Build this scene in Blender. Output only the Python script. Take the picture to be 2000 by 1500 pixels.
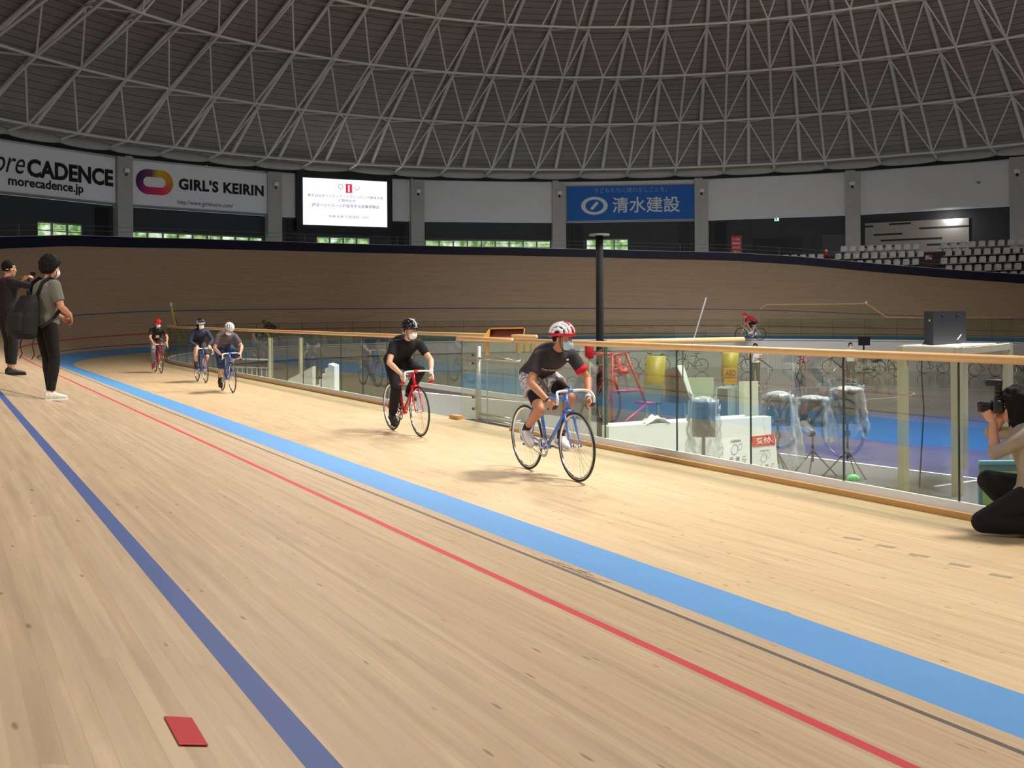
import bpy, bmesh, math, random
from math import sin, cos, pi, radians, sqrt, atan2, asin, tan
from mathutils import Vector as V, Matrix as M4, Euler, noise
random.seed(7)
for o in list(bpy.data.objects): bpy.data.objects.remove(o)
SC = bpy.context.scene
COL = SC.collection
# ------------------------------------------------------------------ camera, world, lights, exposure
FPX, YH, ROLL = 2150.0, 614.0, -0.006
PSI = radians(27.702)
H = 1.650
cam_d = bpy.data.cameras.new('camera'); cam = bpy.data.objects.new('camera', cam_d); COL.objects.link(cam)
cam_d.sensor_fit = 'HORIZONTAL'; cam_d.sensor_width = 36; cam_d.lens = 36*FPX/2000
cam_d.shift_y = -(750-YH)/2000; cam_d.clip_end = 500
cam.matrix_world = M4.Translation((0,0,H)) @ M4.Rotation(-PSI,4,'Z') @ M4.Rotation(pi/2,4,'X') @ M4.Rotation(ROLL,4,'Z')
SC.camera = cam
SC.view_settings.view_transform = 'Standard'; SC.view_settings.look = 'None'
SC.view_settings.gamma = 1; SC.view_settings.exposure = 0.0; SC.view_settings.use_curve_mapping = False
W = bpy.data.worlds.new('world'); SC.world = W; W.use_nodes = True
W.node_tree.nodes['Background'].inputs[0].default_value = (0.75,0.9,1,1)
W.node_tree.nodes['Background'].inputs[1].default_value = 0.3
def area(name, loc, target, size, power, col, sy=None, spread=180):
    d = bpy.data.lights.new(name,'AREA'); d.energy = power; d.color = col; d.size = size; d.spread = radians(spread)
    if sy: d.shape = 'RECTANGLE'; d.size_y = sy
    o = bpy.data.objects.new(name, d); COL.objects.link(o); o.location = loc
    o.rotation_euler = (V(target)-V(loc)).to_track_quat('-Z','Y').to_euler()
    return o
area('roof_lamp_apron', (13.5,5.5,17), (5.0,10,0), 2.6, 1850, (1.0,0.93,0.81), spread=120)
area('roof_lamp_bend', (14,27,17), (5.5,25,0), 2.6, 2000, (1.0,0.87,0.68), spread=112)
area('roof_lamp_track', (4,-4,15), (3,4,0), 6, 190, (1.0,0.97,0.93), spread=120)
area('side_fill', (-10,7,9.5), (7,10,.5), 3, 330, (1.0,0.97,0.93), spread=110)  # added fill from the track side for upright faces, not a real fitting
area('roof_lamp_infield', (24,16,19), (20,20,-1.6), 8, 4200, (0.95,0.97,1.0), spread=95)
area('roof_lamp_far', (30,30,22), (30,44,0), 16, 430, (1.0,0.86,0.68))
area('infield_wall_fill', (20,20,10), (38,50,-1.6), 3, 620, (1.0,0.97,0.95), spread=55)  # added fill that brightens the far infield wall, hangs from nothing
area('passage_fill', (13,5,9), (9.2,11.5,-.5), 2, 120, (1.0,0.98,0.95), spread=60)  # added fill for the white passage wall, signs and speakers
area('roof_up_fill', (28,18,11), (28,26,30), 26, 5300, (1.0,0.96,0.91))  # added upward fill to lighten the roof, stands for no fitting
# ------------------------------------------------------------------ pixel helpers (used at build time to measure where things stand)
def ray(x,y):
    u, v = x-1000, y-YH
    u, v = u+ROLL*v, v-ROLL*u
    a, b = u/FPX, v/FPX
    return V((sin(PSI)+a*cos(PSI), cos(PSI)-a*sin(PSI), -b))
EYE = V((0,0,H))
def at_z(x,y,z):
    r = ray(x,y); return EYE + r*((z-H)/r.z)
def at_d(x,y,d): return EYE + ray(x,y)*d
def at_plane(x,y,p,n):
    r = ray(x,y); n = V(n); return EYE + r*((V(p)-EYE).dot(n)/r.dot(n))
# ------------------------------------------------------------------ materials
MATS = {}
def lin(c):
    return tuple(((v/255/12.92) if v/255 <= .04045 else ((v/255+.055)/1.055)**2.4) for v in c)+(1,)
def mat(name, rgb, rough=.5, metal=0, noise_amt=0, nscale=8, emit=0, bump=0, alpha=None, spec=.5, bscale=40):
    if name in MATS: return MATS[name]
    m = bpy.data.materials.new(name); m.use_nodes = True; nt = m.node_tree; b = nt.nodes['Principled BSDF']
    c = lin(rgb); b.inputs['Base Color'].default_value = c
    b.inputs['Roughness'].default_value = rough; b.inputs['Metallic'].default_value = metal
    b.inputs['Specular IOR Level'].default_value = spec
    if noise_amt or bump:
        tc = nt.nodes.new('ShaderNodeTexCoord')
        n = nt.nodes.new('ShaderNodeTexNoise'); n.inputs['Scale'].default_value = nscale; n.inputs['Detail'].default_value = 4
        nt.links.new(tc.outputs['Object'], n.inputs['Vector'])
        if noise_amt:
            mx = nt.nodes.new('ShaderNodeMix'); mx.data_type = 'RGBA'
            mx.inputs[6].default_value = tuple(max(0,v*(1-noise_amt)) for v in c[:3])+(1,)
            mx.inputs[7].default_value = tuple(min(1,v*(1+noise_amt)) for v in c[:3])+(1,)
            nt.links.new(n.outputs['Fac'], mx.inputs[0]); nt.links.new(mx.outputs[2], b.inputs['Base Color'])
        if bump:
            n2 = nt.nodes.new('ShaderNodeTexNoise'); n2.inputs['Scale'].default_value = bscale; n2.inputs['Detail'].default_value = 3
            nt.links.new(tc.outputs['Object'], n2.inputs['Vector'])
            bp = nt.nodes.new('ShaderNodeBump'); bp.inputs['Strength'].default_value = bump; bp.inputs['Distance'].default_value = .02
            nt.links.new(n2.outputs['Fac'], bp.inputs['Height']); nt.links.new(bp.outputs['Normal'], b.inputs['Normal'])
    if emit:
        b.inputs['Emission Color'].default_value = c; b.inputs['Emission Strength'].default_value = emit
    MATS[name] = m; return m
class NT:
    def __init__(s, m): s.nt = m.node_tree
    def n(s, t, **k):
        nd = s.nt.nodes.new(t)
        for a,v in k.items(): setattr(nd,a,v)
        return nd
    def l(s,a,b): s.nt.links.new(a,b)
    def math(s, op, a, b=None, c=None):
        nd = s.n('ShaderNodeMath', operation=op)
        for i,v in enumerate((a,b,c)):
            if v is None: continue
            if isinstance(v,(int,float)): nd.inputs[i].default_value = v
            else: s.l(v, nd.inputs[i])
        return nd.outputs[0]
    def mix(s, f, a, b, mode='MIX'):
        nd = s.n('ShaderNodeMix', data_type='RGBA', blend_type=mode)
        for i,v in ((0,f),(6,a),(7,b)):
            if isinstance(v,(int,float)): nd.inputs[i].default_value = v
            elif isinstance(v,tuple): nd.inputs[i].default_value = v
            else: s.l(v, nd.inputs[i])
        return nd.outputs[2]
def plank(name, light, dark, rough=.42, knots=True, pw=.045):
    m = bpy.data.materials.new(name); m.use_nodes = True; t = NT(m); b = m.node_tree.nodes['Principled BSDF']
    uv = t.n('ShaderNodeUVMap'); sx = t.n('ShaderNodeSeparateXYZ'); t.l(uv.outputs[0], sx.inputs[0])
    u, v = sx.outputs[0], sx.outputs[1]
    vr = t.math('DIVIDE', v, pw); row = t.math('FLOOR', vr)
    wn = t.n('ShaderNodeTexWhiteNoise', noise_dimensions='1D'); t.l(row, wn.inputs['W'])
    uo = t.math('MULTIPLY_ADD', wn.outputs['Value'], 9.0, u)
    col = t.math('FLOOR', t.math('DIVIDE', uo, 3.2))
    cb = t.n('ShaderNodeCombineXYZ'); t.l(row, cb.inputs[0]); t.l(col, cb.inputs[1])
    w2 = t.n('ShaderNodeTexWhiteNoise', noise_dimensions='2D'); t.l(cb.outputs[0], w2.inputs['Vector'])
    rnd = w2.outputs['Value']
    base = t.mix(t.math('MULTIPLY_ADD', rnd, .7, .15), lin(dark), lin(light))
    gv = t.n('ShaderNodeCombineXYZ'); t.l(t.math('MULTIPLY',u,1.3), gv.inputs[0]); t.l(t.math('MULTIPLY',v,45.0), gv.inputs[1]); t.l(t.math('MULTIPLY',rnd,30.0), gv.inputs[2])
    ng = t.n('ShaderNodeTexNoise'); ng.inputs['Scale'].default_value = 1.0; ng.inputs['Detail'].default_value = 5; t.l(gv.outputs[0], ng.inputs['Vector'])
    base = t.mix(t.math('MULTIPLY', ng.outputs['Fac'], .42), base, lin(tuple(int(x*.72) for x in dark)))
    sv = t.n('ShaderNodeCombineXYZ'); t.l(t.math('MULTIPLY',u,.9), sv.inputs[0]); t.l(t.math('MULTIPLY',v,14.0), sv.inputs[1])
    n3 = t.n('ShaderNodeTexNoise'); n3.inputs['Scale'].default_value = 1.0; n3.inputs['Detail'].default_value = 6; n3.inputs['Roughness'].default_value = .65; t.l(sv.outputs[0], n3.inputs['Vector'])
    s3_ = t.n('ShaderNodeMapRange'); t.l(n3.outputs['Fac'], s3_.inputs[0]); s3_.inputs[1].default_value = .5; s3_.inputs[2].default_value = .8
    base = t.mix(t.math('MULTIPLY', s3_.outputs[0], .5), base, lin(tuple(int(x*.66) for x in dark)))
    l3_ = t.n('ShaderNodeMapRange'); t.l(n3.outputs['Fac'], l3_.inputs[0]); l3_.inputs[1].default_value = .42; l3_.inputs[2].default_value = .25
    base = t.mix(t.math('MULTIPLY', l3_.outputs[0], .5), base, lin(tuple(min(255,int(x*1.1)) for x in light)))
    # broad wear
    wv = t.n('ShaderNodeCombineXYZ'); t.l(t.math('MULTIPLY',u,.25), wv.inputs[0]); t.l(t.math('MULTIPLY',v,1.6), wv.inputs[1])
    nw = t.n('ShaderNodeTexNoise'); nw.inputs['Scale'].default_value = 1.0; nw.inputs['Detail'].default_value = 3; t.l(wv.outputs[0], nw.inputs['Vector'])
    base = t.mix(t.math('MULTIPLY', t.math('SUBTRACT', nw.outputs['Fac'], .4), .5), base, lin(tuple(int(x*.86) for x in dark)))
    # gaps
    fr = t.math('FRACT', vr); gap = t.math('LESS_THAN', fr, .05)
    base = t.mix(t.math('MULTIPLY', gap, .16), base, lin(tuple(int(x*.5) for x in dark)))
    if knots:
        kv = t.n('ShaderNodeCombineXYZ'); t.l(t.math('MULTIPLY',u,3.0), kv.inputs[0]); t.l(t.math('MULTIPLY',v,11.0), kv.inputs[1])
        vo = t.n('ShaderNodeTexVoronoi', voronoi_dimensions='2D', feature='F1'); vo.inputs['Scale'].default_value = 1.0; t.l(kv.outputs[0], vo.inputs['Vector'])
        rs = t.n('ShaderNodeSeparateColor'); t.l(vo.outputs['Color'], rs.inputs[0])
        rad = t.math('MULTIPLY', t.math('MAXIMUM', t.math('SUBTRACT', rs.outputs[0], .6), 0), .2)
        kn = t.n('ShaderNodeMapRange'); t.l(t.math('SUBTRACT', vo.outputs['Distance'], rad), kn.inputs[0])
        kn.inputs[1].default_value = -.02; kn.inputs[2].default_value = .03; kn.inputs[3].default_value = 1; kn.inputs[4].default_value = 0
        on = t.math('GREATER_THAN', rs.outputs[0], .74)
        base = t.mix(t.math('MULTIPLY', t.math('MULTIPLY', kn.outputs[0], on), .6), base, lin((105,66,48)))
    t.l(base, b.inputs['Base Color']); b.inputs['Roughness'].default_value = rough; b.inputs['Specular IOR Level'].default_value = .35
    MATS[name] = m; return m
def glass(name, tint=(215,232,224), refl=.10, rough=0.0):
    m = bpy.data.materials.new(name); m.use_nodes = True; t = NT(m); nt = m.node_tree
    nt.nodes.remove(nt.nodes['Principled BSDF']); out = nt.nodes['Material Output']
    tr = t.n('ShaderNodeBsdfTransparent'); tr.inputs[0].default_value = lin(tint)
    gl = t.n('ShaderNodeBsdfGlossy'); gl.inputs['Roughness'].default_value = rough; gl.inputs[0].default_value = (.95,1,.97,1)
    lw = t.n('ShaderNodeLayerWeight'); lw.inputs[0].default_value = .32
    f = t.math('MULTIPLY_ADD', lw.outputs['Fresnel'], .17, refl)
    mx = t.n('ShaderNodeMixShader'); t.l(f, mx.inputs[0]); t.l(tr.outputs[0], mx.inputs[1]); t.l(gl.outputs[0], mx.inputs[2]); t.l(mx.outputs[0], out.inputs[0])
    MATS[name] = m; return m
def film(name, refl=.25, white=.22):
    m = bpy.data.materials.new(name); m.use_nodes = True; t = NT(m); nt = m.node_tree
    nt.nodes.remove(nt.nodes['Principled BSDF']); out = nt.nodes['Material Output']
    tr = t.n('ShaderNodeBsdfTransparent'); tr.inputs[0].default_value = (.96,.97,.98,1)
    df = t.n('ShaderNodeBsdfDiffuse'); df.inputs[0].default_value = (.85,.88,.92,1)
    gl = t.n('ShaderNodeBsdfGlossy'); gl.inputs['Roughness'].default_value = .18
    lw = t.n('ShaderNodeLayerWeight'); lw.inputs[0].default_value = .45
    m1 = t.n('ShaderNodeMixShader'); t.l(t.math('MULTIPLY_ADD', lw.outputs['Facing'], .5, white*.4), m1.inputs[0]); t.l(tr.outputs[0], m1.inputs[1]); t.l(df.outputs[0], m1.inputs[2])
    m2 = t.n('ShaderNodeMixShader'); t.l(t.math('MULTIPLY', lw.outputs['Fresnel'], refl*2), m2.inputs[0]); t.l(m1.outputs[0], m2.inputs[1]); t.l(gl.outputs[0], m2.inputs[2])
    t.l(m2.outputs[0], out.inputs[0]); MATS[name] = m; return m
m_wood = plank('track_wood', (212,189,160), (192,167,138), pw=.04)
m_apron = plank('apron_wood', (230,205,168), (217,189,151), rough=.36, pw=.04)
m_bandblue = mat('band_blue_paint', (84,150,214), .45, noise_amt=.06, nscale=3)
m_lineblue = mat('stayer_blue_paint', (54,82,146), .5, noise_amt=.06)
m_linered = mat('sprinter_red_paint', (196,52,68), .5, noise_amt=.06)
m_lineblack = mat('measuring_black_paint', (92,84,82), .5, noise_amt=.1)
m_navy = mat('navy_board', (14,18,46), .6, spec=.3)
m_white = mat('white_paint', (236,236,234), .5)
m_panel = mat('wall_white_panel', (220,220,220), .7, noise_amt=.05, nscale=1)
m_banner = mat('banner_white_cloth', (238,238,242), .8)
m_conc = mat('column_concrete', (178,176,172), .85, noise_amt=.12, nscale=2)
m_dark = mat('dark_wall_board', (52,53,55), .7, noise_amt=.1, nscale=2)
m_darker = mat('louver_black', (22,23,25), .6)
m_truss = mat('truss_steel_paint', (226,221,212), .45)
m_truss2 = mat('truss_outer_steel', (150,144,136), .5)
m_pipe = mat('ring_duct_silver', (175,172,162), .45, noise_amt=.15, nscale=.5)
m_infield = mat('infield_dark_court', (104,98,108), .1, noise_amt=.1, nscale=.6)
m_courtblue = mat('court_blue', (44,92,152), .13, noise_amt=.05)
m_courtviolet = mat('court_violet', (80,80,126), .12, noise_amt=.06)
m_courtgrey = mat('court_grey', (118,116,120), .16, noise_amt=.06)
m_rail = mat('handrail_wood', (216,174,122), .35, noise_amt=.12, nscale=5)
m_curb = mat('curb_wood', (196,150,92), .5, noise_amt=.1, nscale=4)
m_steel = mat('brushed_steel', (170,172,170), .42, metal=.6)
m_silver = mat('polished_alloy', (225,225,225), .18, metal=1)
m_tyre = mat('tyre_rubber', (38,36,34), .6)
m_black = mat('black_plastic', (26,26,28), .45); m_poleblk = mat('pole_black', (20,20,22), .8, spec=.2)
m_matblack = mat('black_cloth', (16,15,17), .9, bump=.25, bscale=30)
m_skin = mat('skin', (206,158,126), .5, noise_amt=.05, nscale=30)
m_hair = mat('black_hair', (11,10,10), .75, bump=.5, bscale=90, spec=.25)
m_grey = mat('grey_paint', (128,130,130), .5)
m_beige = mat('beige_steel', (192,184,152), .5)
m_glass = glass('rail_glass', (241,247,244), .008)
m_film = film('clear_plastic_film')
m_eyew = mat('eye_white', (230,228,225), .3); m_eyed = mat('eye_dark', (30,22,20), .2)
m_maskw = mat('mask_white', (236,236,236), .9); m_maskb = mat('mask_blue', (176,208,228), .9)
# ------------------------------------------------------------------ mesh helpers
class MB:
    def __init__(s): s.bm = bmesh.new(); s.uv = None; s.mats = []
    def box(s, c, size, R=None):
        R = R or M4.Identity(4)
        m = M4.Translation(V(c)) @ R.to_4x4() @ M4.Diagonal((size[0],size[1],size[2],1))
        bmesh.ops.create_cube(s.bm, size=1, matrix=m); return s
    def rbox(s, c, size, r=.02, seg=2, R=None):
        b2 = bmesh.new(); bmesh.ops.create_cube(b2, size=1, matrix=M4.Diagonal((size[0],size[1],size[2],1)))
        bmesh.ops.bevel(b2, geom=b2.edges[:]+b2.verts[:], offset=min(r,min(size)*.49), segments=seg, affect='EDGES', profile=.5)
        b2.transform(M4.Translation(V(c)) @ (R.to_4x4() if R else M4.Identity(4)))
        s.merge(b2); return s
    def merge(s, b2):
        mp = {}
        for v in b2.verts: mp[v] = s.bm.verts.new(v.co)
        for f in b2.faces:
            try: s.bm.faces.new([mp[v] for v in f.verts])
            except ValueError: pass
        b2.free()
    def tube(s, p0, p1, r0, r1=None, n=8, caps=True):
        return s.path([p0,p1],[r0, r1 if r1 is not None else r0], n, caps)
    def path(s, pts, rs, n=8, caps=True, closed=False, ups=None, flat=1.0):
        pts = [V(p) for p in pts]; N = len(pts)
        if not isinstance(rs,(list,tuple)): rs = [rs]*N
        rings = []; prev = None
        for i,p in enumerate(pts):
            if closed: d = pts[(i+1)%N]-pts[i-1]
            else: d = pts[min(i+1,N-1)]-pts[max(i-1,0)]
            if d.length < 1e-9: d = V((0,0,1))
            d.normalize()
            if prev is None:
                a = V((0,0,1)) if abs(d.z) < .9 else V((1,0,0))
                if ups: a = V(ups)
                x = d.cross(a).normalized()
            else:
                x = prev - d*prev.dot(d)
                x = x.normalized() if x.length > 1e-6 else d.orthogonal().normalized()
            prev = x; y = d.cross(x)
            rings.append([s.bm.verts.new(p+(x*cos(2*pi*k/n)+y*sin(2*pi*k/n)*flat)*rs[i]) for k in range(n)])
        for i in range(N if closed else N-1):
            a, b = rings[i], rings[(i+1)%N]
            for k in range(n): s.bm.faces.new([a[k],a[(k+1)%n],b[(k+1)%n],b[k]])
        if caps and not closed:
            s.bm.faces.new(rings[0][::-1]); s.bm.faces.new(rings[-1])
        return s
    def cap(s, p0, p1, r0, r1, n=12):
        p0, p1 = V(p0), V(p1); d = (p1-p0)
        d = d.normalized() if d.length > 1e-6 else V((0,0,1))
        pts, rs = [], []
        for a in (5,30,60,90): pts.append(p0-d*r0*cos(radians(a))); rs.append(r0*sin(radians(a)))
        for a in (90,60,30,5): pts.append(p1+d*r1*cos(radians(a))); rs.append(r1*sin(radians(a)))
        return s.path(pts, rs, n)
    def ell(s, c, X, Y, Z, n=14, m=9):
        c, X, Y, Z = V(c),V(X),V(Y),V(Z); rings = []
        top = s.bm.verts.new(c+Z); bot = s.bm.verts.new(c-Z)
        for i in range(1,m):
            a = pi*i/m
            rings.append([s.bm.verts.new(c+Z*cos(a)+(X*cos(2*pi*k/n)+Y*sin(2*pi*k/n))*sin(a)) for k in range(n)])
        for k in range(n):
            s.bm.faces.new([top,rings[0][k],rings[0][(k+1)%n]]); s.bm.faces.new([bot,rings[-1][(k+1)%n],rings[-1][k]])
            for i in range(m-2): s.bm.faces.new([rings[i][k],rings[i+1][k],rings[i+1][(k+1)%n],rings[i][(k+1)%n]])
        return s
    def loft(s, st, n=16, p=2.0):
        rings = []
        for c,X,Y in st:
            c,X,Y = V(c),V(X),V(Y); r = []
            for k in range(n):
                a = 2*pi*k/n; ca, sa = cos(a), sin(a)
                f = (abs(ca)**p+abs(sa)**p)**(-1/p)
                r.append(s.bm.verts.new(c+X*ca*f+Y*sa*f))
            rings.append(r)
        for a,b in zip(rings,rings[1:]):
            for k in range(n): s.bm.faces.new([a[k],a[(k+1)%n],b[(k+1)%n],b[k]])
        s.bm.faces.new(rings[0][::-1]); s.bm.faces.new(rings[-1]); return s
    def poly(s, pts): s.bm.faces.new([s.bm.verts.new(V(p)) for p in pts]); return s
    def prism(s, pts, off):
        off = V(off); a = [s.bm.verts.new(V(p)) for p in pts]; b = [s.bm.verts.new(V(p)+off) for p in pts]; n = len(a)
        s.bm.faces.new(a[::-1]); s.bm.faces.new(b)
        for i in range(n): s.bm.faces.new([a[i],a[(i+1)%n],b[(i+1)%n],b[i]])
        return s
    def grid(s, P, closed_u=False):
        vs = [[s.bm.verts.new(V(p)) for p in r] for r in P]
        R = len(vs)
        for i in range(R if closed_u else R-1):
            for j in range(len(vs[0])-1):
                s.bm.faces.new([vs[i][j],vs[(i+1)%R][j],vs[(i+1)%R][j+1],vs[i][j+1]])
        return s
    def shell(s, P, offs):
        """closed slab over a grid P with the offset vectors offs (same grid)"""
        A = [[s.bm.verts.new(V(p)) for p in r] for r in P]
        B = [[s.bm.verts.new(V(p)+V(q)) for p,q in zip(r,t)] for r,t in zip(P,offs)]
        n, m = len(A), len(A[0])
        for i in range(n-1):
            for j in range(m-1):
                s.bm.faces.new([A[i][j],A[i][j+1],A[i+1][j+1],A[i+1][j]]); s.bm.faces.new([B[i][j],B[i+1][j],B[i+1][j+1],B[i][j+1]])
        for i in range(n-1):
            s.bm.faces.new([A[i][0],A[i+1][0],B[i+1][0],B[i][0]]); s.bm.faces.new([A[i+1][-1],A[i][-1],B[i][-1],B[i+1][-1]])
        for j in range(m-1):
            s.bm.faces.new([A[0][j+1],A[0][j],B[0][j],B[0][j+1]]); s.bm.faces.new([A[-1][j],A[-1][j+1],B[-1][j+1],B[-1][j]])
        return s
    def build(s, name, m, parent=None, smooth=False, local=False, recalc=True):
        if recalc: bmesh.ops.recalc_face_normals(s.bm, faces=s.bm.faces[:])
        if parent is not None and not local: s.bm.transform(parent.matrix_world.inverted())
        me = bpy.data.meshes.new(name); s.bm.to_mesh(me); s.bm.free()
        return link(name, me, m, parent, smooth)
def link(name, me, m, parent=None, smooth=False):
    if m is not None:
        for q in (m if isinstance(m,(list,tuple)) else [m]): me.materials.append(q)
    if smooth: me.polygons.foreach_set('use_smooth',[True]*len(me.polygons))
    o = bpy.data.objects.new(name, me); COL.objects.link(o)
    if parent is not None: o.parent = parent; o.matrix_world = parent.matrix_world.copy()
    return o
def tag(o, label, cat, group=None):
    o['label'] = label; o['category'] = cat
    if group: o['group'] = group
    return o
def thing(name, label, cat, loc=(0,0,0), mtx=None, group=None):
    o = bpy.data.objects.new(name, None); COL.objects.link(o); o.empty_display_size = .1
    o.matrix_world = mtx if mtx is not None else M4.Translation(V(loc))
    return tag(o, label, cat, group)
def struct(o): o['kind'] = 'structure'; return o
def remesh(mb, name, m, parent, voxel=.008, smooth_it=4, fac=.5):
    bmesh.ops.recalc_face_normals(mb.bm, faces=mb.bm.faces[:])
    me = bpy.data.meshes.new(name); mb.bm.to_mesh(me); mb.bm.free()
    o = bpy.data.objects.new('tmp', me); COL.objects.link(o)
    r = o.modifiers.new('r','REMESH'); r.mode = 'VOXEL'; r.voxel_size = voxel
    if smooth_it:
        q = o.modifiers.new('s','SMOOTH'); q.iterations = smooth_it; q.factor = fac
    dg = bpy.context.evaluated_depsgraph_get(); dg.update()
    me2 = bpy.data.meshes.new_from_object(o.evaluated_get(dg)); me2.name = name
    bpy.data.objects.remove(o); bpy.data.meshes.remove(me)
    me2.materials.clear()
    return link(name, me2, m, parent, True)
def text(name, body, m, P, e, up, w=None, h=None, parent=None, depth=.01, bold=0.0, shear=0, spacing=1.0):
    """flat lettering whose box is w x h with lower left corner at P, e to the right, up upwards"""
    c = bpy.data.curves.new('t','FONT'); c.body = body; c.offset = bold; c.shear = shear; c.space_character = spacing; c.resolution_u = 3
    o = bpy.data.objects.new('t', c); COL.objects.link(o)
    dg = bpy.context.evaluated_depsgraph_get(); dg.update()
    me = bpy.data.meshes.new_from_object(o.evaluated_get(dg)); bpy.data.objects.remove(o); bpy.data.curves.remove(c)
    xs = [v.co.x for v in me.vertices]; ys = [v.co.y for v in me.vertices]
    x0,x1,y0,y1 = min(xs),max(xs),min(ys),max(ys)
    fx = w/(x1-x0) if w else None; fy = h/(y1-y0) if h else None
    fx = fx or fy; fy = fy or fx
    e, up = V(e).normalized(), V(up).normalized(); nn = e.cross(up)
    for v in me.vertices: v.co = V(P)+e*((v.co.x-x0)*fx)+up*((v.co.y-y0)*fy)+nn*depth
    if parent is not None: me.transform(parent.matrix_world.inverted())
    me.name = name
    return link(name, me, m, parent)
# ------------------------------------------------------------------ track, apron, board
X0, BW, B0, B1 = 4.147, .929, radians(13), radians(14.04)
RAD, YC = 23.5, 38.5; CX = X0+RAD; TW = 8.2; XR = 7.314; FLOOR = -1.6
TAB = [(-18,2.19),(0,2.62),(10,3.25),(19,3.73),(28.5,4.32),(37,4.89),(46,5.3),(63,5.62),(75,5.74),(90,5.78)]
def top_h(phi):
    if phi <= TAB[0][0]: return TAB[0][1]
    for (a,ha),(b,hb) in zip(TAB,TAB[1:]):
        if phi <= b: return ha+(hb-ha)*(phi-a)/(b-a)
    return TAB[-1][1]
def stations():
    out = []; u = 0
    ys = [-9+i*.75 for i in range(int((YC+9)/.75)+1)]
    if ys[-1] < YC-.2: ys.append(YC)
    for y in ys: out.append((V((X0,y,0)), V((-1,0,0)), -(YC-y)/RAD*180/pi, y))
    n = 72
    for i in range(1,n):
        th = pi-pi*i/n; ph = min(th,pi-th)*180/pi
        out.append((V((CX+RAD*cos(th), YC+RAD*sin(th),0)), V((cos(th),sin(th),0)), ph, YC+RAD*(pi-th)))
    for i in range(40):
        y = YC-i*1.2; out.append((V((CX+RAD,y,0)), V((1,0,0)), -(YC-y)/RAD*180/pi, YC+RAD*pi+i*1.2))
    return out
ST = stations()
zb = BW*sin(B0); XB = X0-BW*cos(B0)
def bank_angle(phi): return asin(max(sin(B1)*.999,(top_h(phi)-zb)/TW))
def bank_pt(st, s):
    p,n,phi,u = st; b = bank_angle(phi)
    q = p+n*(BW*cos(B0)+s*cos(b)); q.z = zb+s*sin(b); return q
def strip(name, s_list, mats, fn, m_idx):
    bm = bmesh.new(); uvl = bm.loops.layers.uv.new('UVMap'); rows = []
    for st in ST: rows.append([bm.verts.new(fn(st,s)) for s in s_list])
    for i in range(len(ST)-1):
        for j in range(len(s_list)-1):
            f = bm.faces.new([rows[i][j],rows[i+1][j],rows[i+1][j+1],rows[i][j+1]]); f.material_index = m_idx[j]; f.smooth = True
            for lp,(uu,ss) in zip(f.loops,((ST[i][3],s_list[j]),(ST[i+1][3],s_list[j]),(ST[i+1][3],s_list[j+1]),(ST[i][3],s_list[j+1]))): lp[uvl].uv = (uu,ss)
    bmesh.ops.recalc_face_normals(bm, faces=bm.faces[:])
    me = bpy.data.meshes.new(name); bm.to_mesh(me); bm.free()
    return struct(link(name, me, mats))
sl = [0,.205,.268,.960,1.042,2.695,2.768]+[2.768+(TW-2.768)*i/8 for i in range(1,9)]
strip('track_bank', sl, [m_wood,m_lineblack,m_linered,m_lineblue], bank_pt, [0,1,0,2,0,3]+[0]*8)
def band_fn(st,s):
    q = st[0]+st[1]*(s*cos(B0)); q.z = s*sin(B0); return q
strip('track_blue_band', [0,BW*.5,BW], [m_bandblue], band_fn, [0,0])
def apron_fn(st,s): return st[0]-st[1]*s
strip('track_apron', [0,.8,1.6,2.4,XR-X0+.06], [m_apron], apron_fn, [0,0,0,0])
# navy board on top of the bank
def ring_wall(name, prof, m):
    bm = MB(); P = []
    for st in ST:
        base = bank_pt(st,TW); n = st[1]
        P.append([base+n*a+V((0,0,z)) for a,z in prof]+[base+n*prof[0][0]+V((0,0,prof[0][1]))])
    bm.grid(P); return struct(bm.build(name, m))
ring_wall('track_outer_board', [(0,-.08),(0,.56),(.1,.56),(.1,-.08)], m_navy)
ring_wall('trim_board_cap', [(-.01,.561),(-.01,.585),(.11,.585),(.11,.561)], mat('cap_white_strip',(190,192,198),.5))
def ring_strip(name, prof, m, rng=None):
    bm = MB(); P = []
    for st in ST:
        base = bank_pt(st,TW); n = st[1]
        P.append([base+n*a+V((0,0,z)) for a,z in prof])
    bm.grid(P); return struct(bm.build(name, m))
ring_strip('concourse_floor', [(.1,-.25),(3,-.25),(9,-.25)], m_dark)
cb = MB()
for z in (.86,1.12):
    cb.path([bank_pt(st,TW)+st[1]*.25+V((0,0,z)) for st in ST[20:]], .010, 4)
for st in ST[20::5]:
    b = bank_pt(st,TW)+st[1]*.25; cb.tube(b+V((0,0,-.25)), b+V((0,0,1.14)), .016, n=5)
struct(cb.build('concourse_wire_fence', m_grey))
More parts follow.
